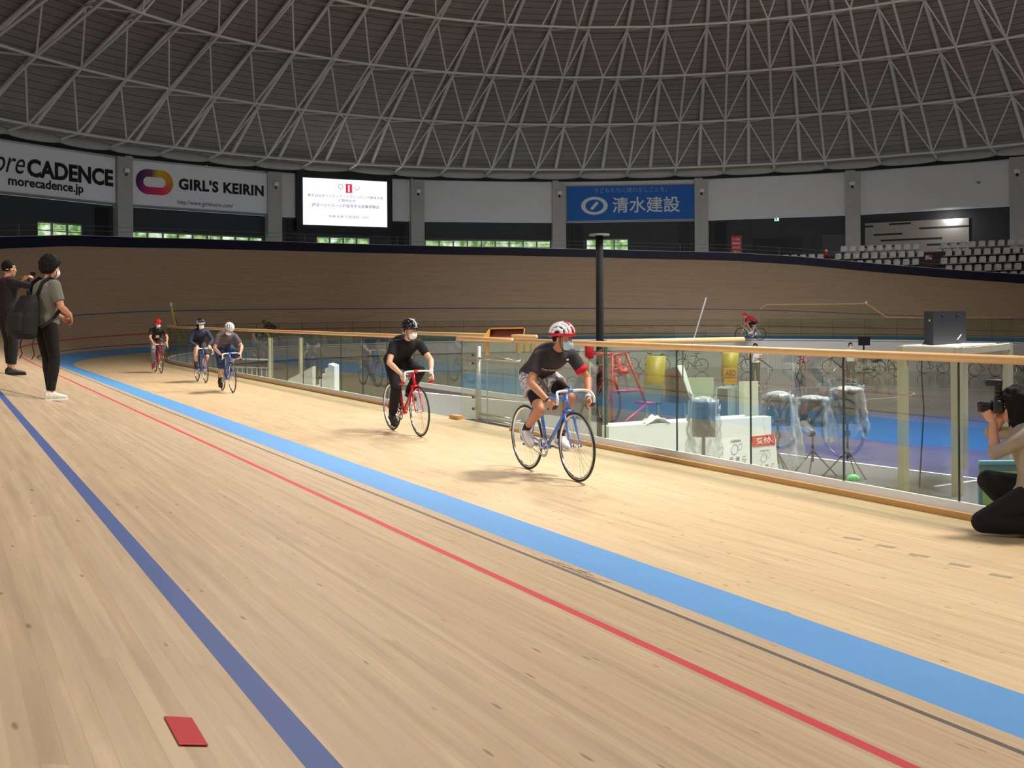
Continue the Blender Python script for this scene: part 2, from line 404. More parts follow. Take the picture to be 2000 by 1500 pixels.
# marks on the boards
bmk = MB()
def on_bank(x,y):
    n = V((sin(B1),0,cos(B1))); return at_plane(x,y,(XB,0,zb),n), n
c4 = [on_bank(*p)[0] for p in ((320,1401),(374,1404),(406,1458),(350,1457))]
nb = on_bank(320,1401)[1]
bmk.prism([p+nb*.001 for p in c4], nb*.0015)
struct(bmk.build('track_marking_square', mat('marking_red',(182,26,42),.6)))
bmk = MB()
for x,y in ((1665,1052),(1730,1067),(1795,1085),(1874,1104),(1955,1125)):
    p = at_z(x,y,0); bmk.box(p+V((0,0,.0008)), (.055,.14,.0016), M4.Rotation(.25,4,'Z'))
struct(bmk.build('apron_floor_plates', mat('plate_brown_grey',(150,134,114),.6)))
sk = MB(); rs_ = random.Random(4)
for i in range(9):
    x0_,y0_ = 1058+i*10, 1091+i*4; q0,nn_ = on_bank(x0_,y0_); q1,_ = on_bank(x0_+46+rs_.uniform(-8,14), y0_+13+rs_.uniform(-3,4)); dd_ = (q1-q0).normalized().cross(nn_)*.0035
    sk.prism([q0-dd_+nn_*.0008,q1-dd_+nn_*.0008,q1+dd_+nn_*.0008,q0+dd_+nn_*.0008], nn_*.0006)
struct(sk.build('track_scuff_marks', mat('scuff_dark',(92,76,72),.7)))
# ------------------------------------------------------------------ infield
fl = MB()
fl.poly([(5,-25,FLOOR),(52,-25,FLOOR),(52,64,FLOOR),(5,64,FLOOR)])
struct(fl.build('floor', m_infield))
def court(name, pxs, m, dz):
    b = MB(); pts = [at_z(x,y,FLOOR) for x,y in pxs]
    b.prism([p+V((0,0,.0)) for p in pts], (0,0,dz)); return struct(b.build(name, m))
court('floor_court_violet', ((1200,775),(1480,800),(2000,815),(2500,840),(2500,1300),(2000,945),(1480,879),(1200,844)), m_courtviolet, .003)
court('floor_court_blue', ((1200,784),(1480,790),(1680,806),(1935,826),(2500,860),(2500,950),(1935,882),(1650,854),(1480,838),(1200,806)), m_courtblue, .005)
court('floor_court_grey', ((1200,846),(1480,882),(2000,948),(2500,1400),(2000,1400),(1200,1100)), m_courtgrey, .004)
ln = MB()
def cline(pxs, wd):
    pts = [at_z(x,y,FLOOR+.006) for x,y in pxs]
    for a,b in zip(pts,pts[1:]):
        d = (b-a).normalized(); s_ = d.cross(V((0,0,1)))*wd; ln.prism([a-s_,b-s_,b+s_,a+s_], (0,0,.002))
cline(((1200,845),(1480,880),(2000,946),(2300,985)), .05)
cline(((1826,950),(1935,934),(2060,917)), .04)
cline(((1440,767),(1640,753),(2000,764)), .035)
p0 = at_z(1690,757,FLOOR); p1 = at_z(1784,770,FLOOR); p2 = at_z(1680,782,FLOOR)
arc = []
for i in range(25):
    a = -pi/2+pi*i/24
    y = 768.5-13.5*sin(-a) if False else 769+13*sin(a); x = 1560+226*cos(a)
    arc.append((x,y))
cline(arc, .045)
struct(ln.build('floor_court_lines', m_white))
# white retaining wall under the apron edge
rw = MB(); P = []
for st in ST:
    e = st[0]-st[1]*(XR-X0+.02); P.append([e+V((0,0,-.02)), e-st[1]*.03+V((0,0,-.02)), e-st[1]*.03+V((0,0,-.62)), e+V((0,0,-.62))])
rw.grid([r+[r[0]] for r in P]); struct(rw.build('wall_infield_upper', m_white))
rw = MB()
rw.grid([[st[0]-st[1]*(XR-X0+.0)+V((0,0,-.6)), st[0]-st[1]*(XR-X0)+V((0,0,FLOOR-.05))] for st in ST]); struct(rw.build('wall_infield', mat('wall_infield_grey',(206,206,204),.6)))
rw = MB(); rw.path([st[0]-st[1]*(XR-X0+.045)+V((0,0,-.62)) for st in ST], .03, 5); struct(rw.build('trim_infield_wall', m_grey))
# ------------------------------------------------------------------ building shell
DC = V((29.8,35.6,0)); DA, DB, DPH = 46.0, 51.6, .9494
STEP = 2*pi/72
def dome(t, s, z): return V((DC.x+DA*s*cos(t), DC.y+DB*s*sin(t), z))
RING = [(1.03,12.9),(.9427,13.84),(.8391,16.72),(.7294,19.29),(.63,21.7),(.52,23.7),(.40,25.3),(.27,26.4),(.13,27.0),(.02,27.2)]
SOUTH = 46.0
def shell_pt(t, s, z):
    """north half: dome; south half: the same section carried straight on"""
    return dome(t,s,z)
cs = MB()
prof = [(s+.012, z+.35+ (1.65 if i>0 else 0)) for i,(s,z) in enumerate(RING)]
fine = []
for (s0,z0),(s1,z1) in zip(prof,prof[1:]):
    for k in range(4): fine.append((s0+(s1-s0)*k/4, z0+(z1-z0)*k/4))
fine.append(prof[-1])
nT = 90
bm = bmesh.new(); uvl = bm.loops.layers.uv.new('UVMap'); rows = []
ts = [pi*i/nT for i in range(nT+1)]
for t in ts: rows.append([bm.verts.new(dome(t,s,z)) for s,z in fine])
arcl = [0]
for (s0,z0),(s1,z1) in zip(fine,fine[1:]): arcl.append(arcl[-1]+sqrt(((s1-s0)*48)**2+(z1-z0)**2))
def quad(a,b,c,d,uvs):
    f = bm.faces.new([a,b,c,d]); f.smooth = True
    for lp,q in zip(f.loops,uvs): lp[uvl].uv = q
for i in range(nT):
    for j in range(len(fine)-1):
        quad(rows[i][j],rows[i][j+1],rows[i+1][j+1],rows[i+1][j],((ts[i]*48,arcl[j]),(ts[i]*48,arcl[j+1]),(ts[i+1]*48,arcl[j+1]),(ts[i+1]*48,arcl[j])))
for side in (0,-1):
    base = rows[side]; far_ = [bm.verts.new(v.co-V((0,SOUTH,0))) for v in base]
    for j in range(len(fine)-1):
        quad(base[j],base[j+1],far_[j+1],far_[j],((0,arcl[j]),(0,arcl[j+1]),(SOUTH,arcl[j+1]),(SOUTH,arcl[j])))
bmesh.ops.recalc_face_normals(bm, faces=bm.faces[:])
me = bpy.data.meshes.new('ceiling'); bm.to_mesh(me); bm.free()
mc = bpy.data.materials.new('roof_deck'); mc.use_nodes = True; t = NT(mc); b = mc.node_tree.nodes['Principled BSDF']
uv = t.n('ShaderNodeUVMap'); sx = t.n('ShaderNodeSeparateXYZ'); t.l(uv.outputs[0], sx.inputs[0])
fr = t.math('FRACT', t.math('DIVIDE', sx.outputs[1], .62)); gp = t.math('LESS_THAN', fr, .13)
nz = t.n('ShaderNodeTexNoise'); nz.inputs['Scale'].default_value = .6; t.l(uv.outputs[0], nz.inputs['Vector'])
bc = t.mix(nz.outputs['Fac'], lin((146,136,126)), lin((164,153,142)))
bc = t.mix(t.math('MULTIPLY', gp, .75), bc, lin((84,77,70)))
t.l(bc, b.inputs['Base Color']); b.inputs['Roughness'].default_value = .7
struct(link('ceiling', me, mc))
# trusses: inner nodes on the rings, outer nodes half a step on
KMIN, KMAX = -24, 18
def inode(j,k): s,z = RING[j]; return dome(DPH-k*STEP, s, z)
def onode(j,k):
    s0,z0 = RING[j]; s1,z1 = RING[j+1]; return dome(DPH-(k+.5)*STEP, (s0+s1)/2+.008, (z0+z1)/2+1.75)
def has(j,k):
    if j <= 3: return True
    if j == 4: return k >= 1 or k % 2 != 0
    return k % 2 != 0
JM = 6
for j in range(1,JM+1):
    rb = MB(); ks = [k for k in range(KMIN,KMAX+1) if has(j,k)]
    for a,c in zip(ks,ks[1:]): rb.tube(inode(j,a), inode(j,c), .092, n=6, caps=False)
    struct(rb.build('roof_ring_chord', m_truss, smooth=True))
    if j <= 4:
        rb = MB(); 
        for k in range(KMIN,KMAX): rb.tube(onode(j,k), onode(j,k+1), .07, n=5, caps=False)
        struct(rb.build('roof_ring_chord_outer', m_truss2, smooth=True))
for k in range(KMIN,KMAX+1):
    rb = MB()
    for j in range(1,JM):
        if has(j+1,k): rb.tube(inode(j,k), inode(j+1,k), .095, n=6, caps=False)
        if j <= 3 and k < KMAX:
            o_ = onode(j,k)
            for kk in (k,k+1):
                rb.tube(o_, inode(j,kk), .066, n=5, caps=False)
                if has(j+1,kk): rb.tube(o_, inode(j+1,kk), .066, n=5, caps=False)
            rb.tube(o_, onode(j+1,k) if j < 4 else o_, .15, n=6, caps=False)
        elif j == 4 and k < KMAX and (k >= 1 or k % 2 == 0):
            o_ = onode(j,k)
            for kk in (k,k+1): rb.tube(o_, inode(j,kk), .066, n=5, caps=False)
            rb.tube(o_, onode(5,k), .13, n=6, caps=False)
    # foot: outer rib runs down to the wall ring
    rb.tube(onode(1,k), dome(DPH-(k+.5)*STEP, 1.0, 13.7), .15, n=6, caps=False)
    rb.tube(inode(1,k), dome(DPH-k*STEP, .985, 13.65), .1, n=6, caps=False)
    struct(rb.build('roof_rib_truss', m_truss, smooth=True))
# silver ring duct with bulges between its joints
for k in range(KMIN,KMAX):
    rb = MB(); pts = []; rs = []
    for q in range(9):
        f = q/8; pts.append(dome(DPH-(k+f)*STEP, .985, 13.62)); rs.append(.2+.15*sin(pi*f)**.5)
    rb.path(pts, rs, 10); struct(rb.build('roof_ring_duct', m_pipe, smooth=True))
rb = MB()
for k in range(KMIN,KMAX):
    a, c = dome(DPH-k*STEP,.99,13.4), dome(DPH-(k+1)*STEP,.99,13.4); rb.prism([a,c,c+V((0,0,-.3)),a+V((0,0,-.3))], (a-DC).normalized()*.5)
struct(rb.build('trim_roof_edge', mat('roof_edge_black',(16,16,18),.7)))
# columns and bays
COLPX = [240,534.6,814.9,1092.6,1371.8,1668.6,1993.7]
def colp(i):
    t0 = DPH-.041-(i-4)*3*STEP
    if 0 <= i <= 6:                       # columns measured one by one: their spacing is not quite even
        for _ in range(30):
            p = dome(t0,1.0,0)-EYE; u = 1000+FPX*(p.x*cos(PSI)-p.y*sin(PSI))/(p.x*sin(PSI)+p.y*cos(PSI)); t0 += (u-(COLPX[i]-1.0))*.0004
    return dome(t0, 1.0, 0)
PB = 9.70
class Bay:
    def __init__(s, i):
        s.a, s.b = colp(i), colp(i+1); s.e = (s.b-s.a).normalized(); s.L = (s.b-s.a).length
        s.n = s.e.cross(V((0,0,1)))
        if s.n.dot(DC-s.a) < 0: s.n = -s.n
    def hit(s, x, y, off=0):
        p = at_plane(x,y,s.a+s.n*off,s.n); return (p-s.a).dot(s.e), p.z
    def pt(s, u, z, off=0):
        q = s.a+s.e*u+s.n*off; q.z = z; return q
    def slab(s, mb, u0,u1,z0,z1,off=0,th=.1):
        mb.prism([s.pt(u0,z0,off),s.pt(u1,z0,off),s.pt(u1,z1,off),s.pt(u0,z1,off)], s.n*th); return mb
for i in range(-4,10):
    p = colp(i); r_ = (DC-p); r_.z = 0; r_.normalize(); s_ = r_.cross(V((0,0,1)))
    c_ = MB(); c_.prism([p+s_*.58+r_*.55, p-s_*.58+r_*.55, p-s_*.58-r_*.3, p+s_*.58-r_*.3], (0,0,13.2))
    struct(c_.build('column', m_conc))
    if -1 <= i <= 7:
        fx = thing('flood_lamp', 'small white lamp box high on the %s concrete column from the left'%['first','second','third','fourth','fifth','sixth','seventh','eighth','ninth'][i+1], 'lamp', p+r_*.78+V((0,0,12.1)), group='column lamps') if 0<=i<=6 else None
        if fx:
            fx['label'] = 'small white lamp box high on the %s visible concrete column from the left'%['first','second','third','fourth','fifth','sixth','seventh'][i]
            mb = MB(); mb.rbox(p+r_*.78+V((0,0,12.1)), (.34,.34,.3), .04); mb.build('lamp_housing', m_white, fx)
            mb = MB(); mb.box(p+r_*.72+V((0,0,11.85)), (.12,.12,.25)); mb.build('bracket', m_black, fx)
foliage = bpy.data.materials.new('window_foliage_daylight'); foliage.use_nodes = True; t = NT(foliage); b = foliage.node_tree.nodes['Principled BSDF']
tc = t.n('ShaderNodeTexCoord'); n1 = t.n('ShaderNodeTexNoise'); n1.inputs['Scale'].default_value = 1.6; n1.inputs['Detail'].default_value = 6; t.l(tc.outputs['Object'], n1.inputs['Vector'])
rp = t.n('ShaderNodeValToRGB'); t.l(n1.outputs['Fac'], rp.inputs[0]); rp.color_ramp.elements[0].position = .38; rp.color_ramp.elements[0].color = lin((96,142,74)); rp.color_ramp.elements[1].position = .66; rp.color_ramp.elements[1].color = lin((240,252,236))
el = rp.color_ramp.elements.new(.52); el.color = lin((178,214,150))
t.l(rp.outputs[0], b.inputs['Emission Color']); b.inputs['Emission Strength'].default_value = .95; b.inputs['Base Color'].default_value = (0,0,0,1)
m_winframe = mat('window_frame_grey',(120,132,124),.4)
WIN = {-1:(70,160),0:(257,512),1:(617,722),2:(830,1075),3:(1145,1227)}
LOUV = {-1:[(187,212)],0:[],1:[(560,580),(765,790)],2:[],3:[(1115,1138),(1325,1346)],4:[(1396,1418)]}
for i in range(-5,10):
    bay = Bay(i); wm = MB()
    bay.slab(wm, 0, bay.L, PB-.1, 13.15, -.1, .15); struct(wm.build('wall_upper_panel', m_panel))
    wm = MB()
    if i in WIN:
        u0,_ = bay.hit(WIN[i][0],470,-.5); u1,_ = bay.hit(WIN[i][1],470,-.5)
        zt = bay.hit((WIN[i][0]+WIN[i][1])/2,{-1:435,0:457,1:463,2:469,3:467}[i],-.5)[1]; z0w = 5.2
        bay.slab(wm, 0, bay.L, zt, PB-.1, -.6, .3); bay.slab(wm, 0, bay.L, 0, z0w, -.6, .3)
        if u0 > .05: bay.slab(wm, 0, u0, z0w, zt, -.6, .3)
        if u1 < bay.L-.05: bay.slab(wm, u1, bay.L, z0w, zt, -.6, .3)
        struct(wm.build('wall_lower', m_dark))
        wf = thing('window_%d'%(i+2), '', 'window', bay.pt((u0+u1)/2, z0w, -.5)); del wf['label']; del wf['category']; wf['kind'] = 'structure'
        pn = MB(); bay.slab(pn, u0, u1, z0w, zt, -.62, .02); pn.build('pane', foliage, wf)
        mb = MB(); nm = max(2,round((u1-u0)/1.25))
        for q in range(nm+1):
            uu = u0+(u1-u0)*q/nm; bay.slab(mb, uu-.06, uu+.06, z0w, zt, -.55, .12)
        bay.slab(mb, u0, u1, zt-.1, zt, -.55, .14); bay.slab(mb, u0, u1, zt-.62, zt-.56, -.55, .1)
        mb.build('window_frame', m_winframe, wf)
    else:
        bay.slab(wm, 0, bay.L, 0, PB-.1, -.6, .3); struct(wm.build('wall_lower', m_dark))
    if i in LOUV:
        for q,(xa,xb) in enumerate(LOUV[i]):
            yb_ = 432
            u0,_ = bay.hit(xa,450,-.25); u1,_ = bay.hit(xb,450,-.25)
            lv = MB(); bay.slab(lv, u0, u1, 7.0, 9.4, -.28, .03)
            for zq in range(12): bay.slab(lv, u0, u1, 7.0+zq*.2, 7.07+zq*.2, -.25, .05)
            struct(lv.build('trim_louver', m_darker))
# south walls, closing the shell behind the camera
for side in (0,-1):
    p = dome(0 if side == 0 else pi, 1.0, 0); w_ = MB(); w_.box(p+V((0,-SOUTH/2,6.5)), (.3,SOUTH,13)); struct(w_.build('wall_east' if side == 0 else 'wall_west', m_panel))
w_ = MB(); w_.box((DC.x, DC.y-SOUTH, 15), (2*DA+3,.3,32)); struct(w_.build('wall_south', m_panel))
for i in list(range(-12,-5))+list(range(10,16)):
    bay = Bay(i)
    if bay.a.y > DC.y-6 or bay.b.y > DC.y-6:
        w_ = MB(); bay.slab(w_, 0, bay.L, 0, 13.15, -.1, .15); struct(w_.build('wall_outer', m_panel))
# banners
m_ink = mat('banner_black_ink',(24,24,28),.8)
def banner(i, xa, xb, label, name='wall_banner'):
    bay = Bay(i); u0,_ = bay.hit(xa,400,.12); u1,_ = bay.hit(xb,400,.12)
    return bay, u0, u1, thing(name, label, 'banner', bay.pt((u0+u1)/2, PB+.05, .12))
def btext(bay, par, body, xa, xb, ya, yb, m, off=.16, ref=None, **k):
    """lettering between the pixels (xa,ya) lower left and (xb,yb) upper right on the bay's plane"""
    u0,z0 = bay.hit(xa,ya,off); u1,z1 = bay.hit(xb,yb,off)
    if ref: z0,z1 = ref
    return text('lettering', body, m, bay.pt(u0,z0,off), bay.e, (0,0,1), u1-u0, z1-z0, par, .012, **k)
def frame(bay, par, u0,u1,z0,z1,off,m,wd=.08):
    f = MB()
    for a,b_,c,d in ((u0,u1,z0,z0+wd),(u0,u1,z1-wd,z1),(u0,u0+wd,z0,z1),(u1-wd,u1,z0,z1)): bay.slab(f,a,b_,c,d,off,.06)
    f.build('frame', m, par)
bay,u0,u1,bn = banner(-1,-112,225,'white banner with huge black lettering at the far left of the wall')
mb = MB(); bay.slab(mb,u0,u1,PB+.05,12.95,.12,.03); mb.build('cloth', m_banner, bn); mb = MB(); bay.slab(mb,u0,u1,PB-.12,PB+.04,.1,.1); mb.build('bottom_rail', m_grey, bn)
ua,za = bay.hit(53,355,.16); ub,zb_ = bay.hit(221,365,.16); zt0 = bay.hit(221,332,.16)[1]
text('lettering','CADENCE',m_ink,bay.pt(ua,zb_,.16),bay.e,(0,0,1),ub-ua,zt0-zb_,bn,.012,bold=.04)
uc,_ = bay.hit(-50,340,.16); ud,_ = bay.hit(49,340,.16)
text('lettering','more',m_ink,bay.pt(uc,zb_+.1,.16),bay.e,(0,0,1),ud-uc,(zt0-zb_)*.82,bn,.012,shear=.35)
ua,_ = bay.hit(16,370,.16); ub,z2 = bay.hit(163,383,.16); z1 = bay.hit(163,366,.16)[1]
text('lettering','morecadence.jp',m_ink,bay.pt(ua,z2,.16),bay.e,(0,0,1),ub-ua,(z1-z2)*1.35,bn,.012,bold=.025)
bay,u0,u1,bn = banner(0,258,521,'white banner with a rainbow ring emblem and bold black lettering')
mb = MB(); bay.slab(mb,u0,u1,PB+.05,12.95,.12,.03); mb.build('cloth', m_banner, bn); mb = MB(); bay.slab(mb,u0,u1,PB-.12,PB+.04,.1,.1); mb.build('bottom_rail', m_grey, bn)
ua,z0 = bay.hit(349,372,.16); ub,_ = bay.hit(515,372,.16); z1 = bay.hit(349,350,.16)[1]
zz0 = bay.hit(515,382,.16)[1]; zz1 = bay.hit(515,364,.16)[1]
text('lettering',"GIRL'S KEIRIN",m_ink,bay.pt(ua,(z0+zz0)/2,.16),bay.e,(0,0,1),ub-ua,(z1-z0+zz1-zz0)/2*1.12,bn,.012,bold=.042,spacing=1.08)
ua,z0 = bay.hit(347,398,.16); ub,z1 = bay.hit(455,390,.16)
text('lettering','http://www.girlskeirin.com/',mat('banner_grey_ink',(60,60,64),.8),bay.pt(ua,z0-.12,.16),bay.e,(0,0,1),ub-ua,.42,bn,.012)
m_rb = bpy.data.materials.new('rainbow_ink'); m_rb.use_nodes = True; t = NT(m_rb); b = m_rb.node_tree.nodes['Principled BSDF']
tc = t.n('ShaderNodeTexCoord'); sp = t.n('ShaderNodeSeparateXYZ'); t.l(tc.outputs['Generated'], sp.inputs[0])
gx, gz = sp.outputs[0], sp.outputs[2]
up_ = t.n('ShaderNodeValToRGB'); t.l(gx, up_.inputs[0]); e_ = up_.color_ramp.elements; e_[0].position = .1; e_[0].color = lin((70,34,96)); e_[1].position = .95; e_[1].color = lin((226,140,40))
for ps,cc in ((.42,(130,60,96)),(.6,(204,190,50)),(.75,(226,160,40))): q = e_.new(ps); q.color = lin(cc)
lo_ = t.n('ShaderNodeValToRGB'); t.l(gx, lo_.inputs[0]); e_ = lo_.color_ramp.elements; e_[0].position = .05; e_[0].color = lin((90,34,110)); e_[1].position = .95; e_[1].color = lin((228,110,60))
q = e_.new(.35); q.color = lin((200,40,110)); q = e_.new(.7); q.color = lin((228,56,90))
mr = t.n('ShaderNodeMapRange'); t.l(gz, mr.inputs[0]); mr.inputs[1].default_value = .3; mr.inputs[2].default_value = .6
t.l(t.mix(mr.outputs[0], lo_.outputs[0], up_.outputs[0]), b.inputs['Base Color']); b.inputs['Roughness'].default_value = .8
uc,zc = bay.hit(302,356,.16); uh = (bay.hit(338,356,.16)[0]-bay.hit(265,356,.16)[0])/2; zh = (bay.hit(300,331,.16)[1]-bay.hit(300,380,.16)[1])/2
mb = MB(); N_ = 40
def stad(uh_,zh_,a):
    r = zh_; cxx = max(uh_-r,0); x = cos(a)*r; return ((cxx if x >= 0 else -cxx)+x, sin(a)*r)
P = []
for q in range(N_):
    a = 2*pi*(q+.5)/N_; o1 = stad(uh,zh,a); o2 = stad(uh*.60,zh*.40,a)
    P.append([bay.pt(uc+o1[0],zc+o1[1],.17),bay.pt(uc+o2[0],zc+o2[1],.17)])
mb.grid(P, closed_u=True); mb.build('emblem', m_rb, bn)
bay,u0,u1,bn = banner(3,1107,1357,'blue banner with white company lettering and an oval emblem')
m_bblue = mat('banner_blue_cloth',(40,104,186),.8,noise_amt=.04); m_bwh = mat('banner_white_ink',(220,224,230),.8)
mb = MB(); bay.slab(mb,u0,u1,PB+.05,12.7,.12,.03); mb.build('cloth', m_bblue, bn); frame(bay,bn,u0-.08,u1+.08,PB-.1,12.78,.1,m_grey,.09)
ua,z0 = bay.hit(1196,416,.16); ub,_ = bay.hit(1328,416,.16); z1 = bay.hit(1196,385,.16)[1]
text('lettering','清水建設',m_bwh,bay.pt(ua,z0,.16),bay.e,(0,0,1),ub-ua,z1-z0,bn,.012,bold=.012)
ua,z0 = bay.hit(1160,377,.16); ub,_ = bay.hit(1303,377,.16); z1 = bay.hit(1160,367,.16)[1]
text('lettering','子どもたちに誇れるしごとを。',mat('banner_pale_ink',(150,176,210),.8),bay.pt(ua,z0,.16),bay.e,(0,0,1),ub-ua,z1-z0,bn,.012)
uc,zc = bay.hit(1161,402,.16); uh = (bay.hit(1187,402,.16)[0]-bay.hit(1135,402,.16)[0])/2; zh = (bay.hit(1161,384,.16)[1]-bay.hit(1161,419,.16)[1])/2
mb = MB(); P = []
for q in range(36):
    a = 2*pi*q/36; P.append([bay.pt(uc+uh*cos(a),zc+zh*sin(a),.17),bay.pt(uc+uh*.68*cos(a),zc+zh*.70*sin(a),.17)])
mb.grid(P, closed_u=True)
pill = []
for q in range(20):
    a = 2*pi*q/20; x = .55*cos(a)*.42; 
    lx = (.40 if cos(a) > 0 else -.40)+.17*cos(a); ly = .17*sin(a); ang = radians(48)
    pill.append(bay.pt(uc+(lx*cos(ang)-ly*sin(ang))*zh*1.0, zc+(lx*sin(ang)+ly*cos(ang))*zh*1.0, .17))
mb.poly(pill); mb.build('emblem', m_bwh, bn)
# lit screen
bay = Bay(1); off = .7
q0 = bay.hit(593,440,off); q1 = bay.hit(757,445,off); zt_ = bay.hit(757,356,off)[1]; zb2 = bay.hit(675,441,off)[1]
su0,su1,sz0,sz1 = q0[0],q1[0],zb2,zt_+.05
sc_ = thing('led_screen','large lit white display screen on the wall with a red square','screen', bay.pt((su0+su1)/2,sz0,off))
mb = MB(); bay.slab(mb,su0-.5,su1+.5,sz0-.45,sz1+.7,.1,.45); mb.build('screen_housing', m_darker, sc_)
m_lit = bpy.data.materials.new('screen_light'); m_lit.use_nodes = True; b = m_lit.node_tree.nodes['Principled BSDF']; b.inputs['Base Color'].default_value = (0,0,0,1); b.inputs['Emission Color'].default_value = (.97,.96,1,1); b.inputs['Emission Strength'].default_value = 1.15
mb = MB(); bay.slab(mb,su0,su1,sz0,sz1,.55,.06); mb.build('display', m_lit, sc_)
def lit(name,rgb,e=.8):
    return mat(name,rgb,.5,emit=e)
m_sct = lit('screen_text_violet',(92,84,150)); m_scr = lit('screen_red',(226,44,70)); m_scg = lit('screen_grey',(190,190,214))
SW, SH = su1-su0, sz1-sz0
def stext(body, f0, f1, g0, g1, m=m_sct, bold=.0): text('lettering',body,m,bay.pt(su0+SW*f0,sz0+SH*g0,.62),bay.e,(0,0,1),SW*(f1-f0),SH*(g1-g0),sc_,.012,bold=bold)
stext('東京2020オリンピック・パラリンピック競技大会',.05,.95,.60,.665,bold=.004); stext('１周年記念',.41,.62,.515,.575,bold=.004)
stext('伊豆ベロドローム施設見学＆試乗体験会',.10,.905,.395,.47,bold=.006); stext('令和４年７月24日（日）',.29,.77,.165,.225,bold=.004)
mb = MB(); bay.slab(mb,su0+SW*.50,su0+SW*.575,sz0+SH*.715,sz0+SH*.905,.615,.01); mb.build('red_square', m_scr, sc_)
text('lettering','1',lit('screen_white',(250,240,244),1.0),bay.pt(su0+SW*.526,sz0+SH*.735,.64),bay.e,(0,0,1),SW*.018,SH*.15,sc_,.012,bold=.012)
for fx_,ar in ((.44,(0,360)),(.635,(150,390))):
    mb = MB(); P = []
    for q in range(25):
        a = radians(ar[0]+(ar[1]-ar[0])*q/24); rr = SH*.058
        P.append([bay.pt(su0+SW*fx_+rr*cos(a),sz0+SH*.84+rr*sin(a),.62),bay.pt(su0+SW*fx_+rr*.7*cos(a),sz0+SH*.84+rr*.7*sin(a),.62)])
    mb.grid(P); mb.build('emblem', m_scg, sc_)
# right-hand bays: exit sign, door recess, red board, perforated metal screen
bay = Bay(4)
u,z = bay.hit(1517,428,-.2); ex = thing('exit_sign','small lit green exit sign on the dark wall','sign', bay.pt(u,z,-.25))
mb = MB(); bay.slab(mb,u-.22,u+.22,z-.2,z+.2,-.29,.1); mb.build('sign_box', m_black, ex)
mb = MB(); bay.slab(mb,u-.18,u+.18,z-.16,z+.16,-.2,.02); mb.build('sign_face', lit('exit_green',(170,240,220),1.2), ex)
mb = MB(); bay.slab(mb,u-.1,u+.02,z-.1,z+.1,-.18,.01); mb.build('pictogram', lit('exit_dark',(20,140,90),.5), ex)
u0,zt_ = bay.hit(1470,458,-.25); u1,_ = bay.hit(1566,458,-.25)
dr = MB(); bay.slab(dr,u0,u1,4,7.9,-.295,.02); struct(dr.build('door_1', m_darker))
dr = MB(); bay.slab(dr,bay.hit(1606,458,-.25)[0],bay.hit(1650,458,-.25)[0],4,8.1,-.295,.04); struct(dr.build('door_2', mat('door_grey',(66,68,74),.6)))
# red notice board standing on the concourse
pb = at_d(1438,489,79); rb_ = thing('notice_board','red notice board with white lettering standing behind the track board','sign', pb)
ev = V((cos(PSI),-sin(PSI),0)); hv = V((0,0,1)); nv = ev.cross(hv)
mb = MB(); mb.prism([pb-ev*.38+V((0,0,-.3)),pb+ev*.38+V((0,0,-.3)),pb+ev*.38+V((0,0,1.05)),pb-ev*.38+V((0,0,1.05))], nv*.05); mb.build('board', mat('notice_red',(176,40,50),.6), rb_)
for q,s_ in enumerate(('立入禁止','関係者','以外の方','ご遠慮下さい')):
    text('lettering',s_,m_white,pb-ev*.28+V((0,0,.72-q*.3)),ev,hv,.56,.17,rb_,.06)
for q in (-1,1):
    mb = MB(); mb.tube(pb+ev*.3*q+V((0,0,-.3)),pb+ev*.3*q+V((0,0,-1.2)),.03); mb.build('leg', m_black, rb_)
bay = Bay(5)
m_perf = bpy.data.materials.new('hammered_metal'); m_perf.use_nodes = True; t = NT(m_perf); b = m_perf.node_tree.nodes['Principled BSDF']
b.inputs['Metallic'].default_value = .85; b.inputs['Base Color'].default_value = lin((196,192,182)); tc = t.n('ShaderNodeTexCoord'); n1 = t.n('ShaderNodeTexNoise'); n1.inputs['Scale'].default_value = 2.2; t.l(tc.outputs['Object'], n1.inputs['Vector'])
bp = t.n('ShaderNodeBump'); bp.inputs['Strength'].default_value = .35; t.l(n1.outputs['Fac'], bp.inputs['Height']); t.l(bp.outputs['Normal'], b.inputs['Normal']); b.inputs['Roughness'].default_value = .38
u0,zt_ = bay.hit(1689,435,-.1); u1,zt2 = bay.hit(1892,423,-.1)
mp = thing('metal_wall_screen','silver patterned metal panel with dark slots behind the seats','panel', bay.pt((u0+u1)/2,5,-.2))
mb = MB(); bay.slab(mb,u0,u1,5.2,zt2-.1,-.29,.15); mb.build('panel', m_perf, mp)
def slot(xa,ya,xb): 
    ua,z = bay.hit(xa,ya,-.1); ub,_ = bay.hit(xb,ya,-.1); mb = MB(); bay.slab(mb,max(u0,ua),min(u1,ub),z-.07,z+.07,-.16,.05); mb.build('slot', m_darker, mp)
for a in ((1736,438,1779),(1685,443,1705),(1795,446,1892),(1706,459,1762),(1720,470,1840),(1810,478,1888),(1685,483,1748)): slot(*a)
glint_u,lz = bay.hit(1852,440,-.1)
area('panel_glint_light', bay.pt(glint_u,9.2,1.2), bay.pt(glint_u,6.5,-.2), .5, 60, (1,1,1))  # added light, only there for a highlight on the metal panel
# camera unit on the white panel
u,z = bay.hit(1912,352,.1)
cu = thing('security_camera','small white dome camera on the upper right white panel','camera', bay.pt(u,z,.3))
mb = MB(); mb.rbox(bay.pt(u,z,.3),(.35,.35,.2),.05); mb.build('housing', m_white, cu)
mb = MB(); mb.ell(bay.pt(u,z-.15,.3),(.14,0,0),(0,.14,0),(0,0,.14)); mb.build('dome', m_grey, cu)
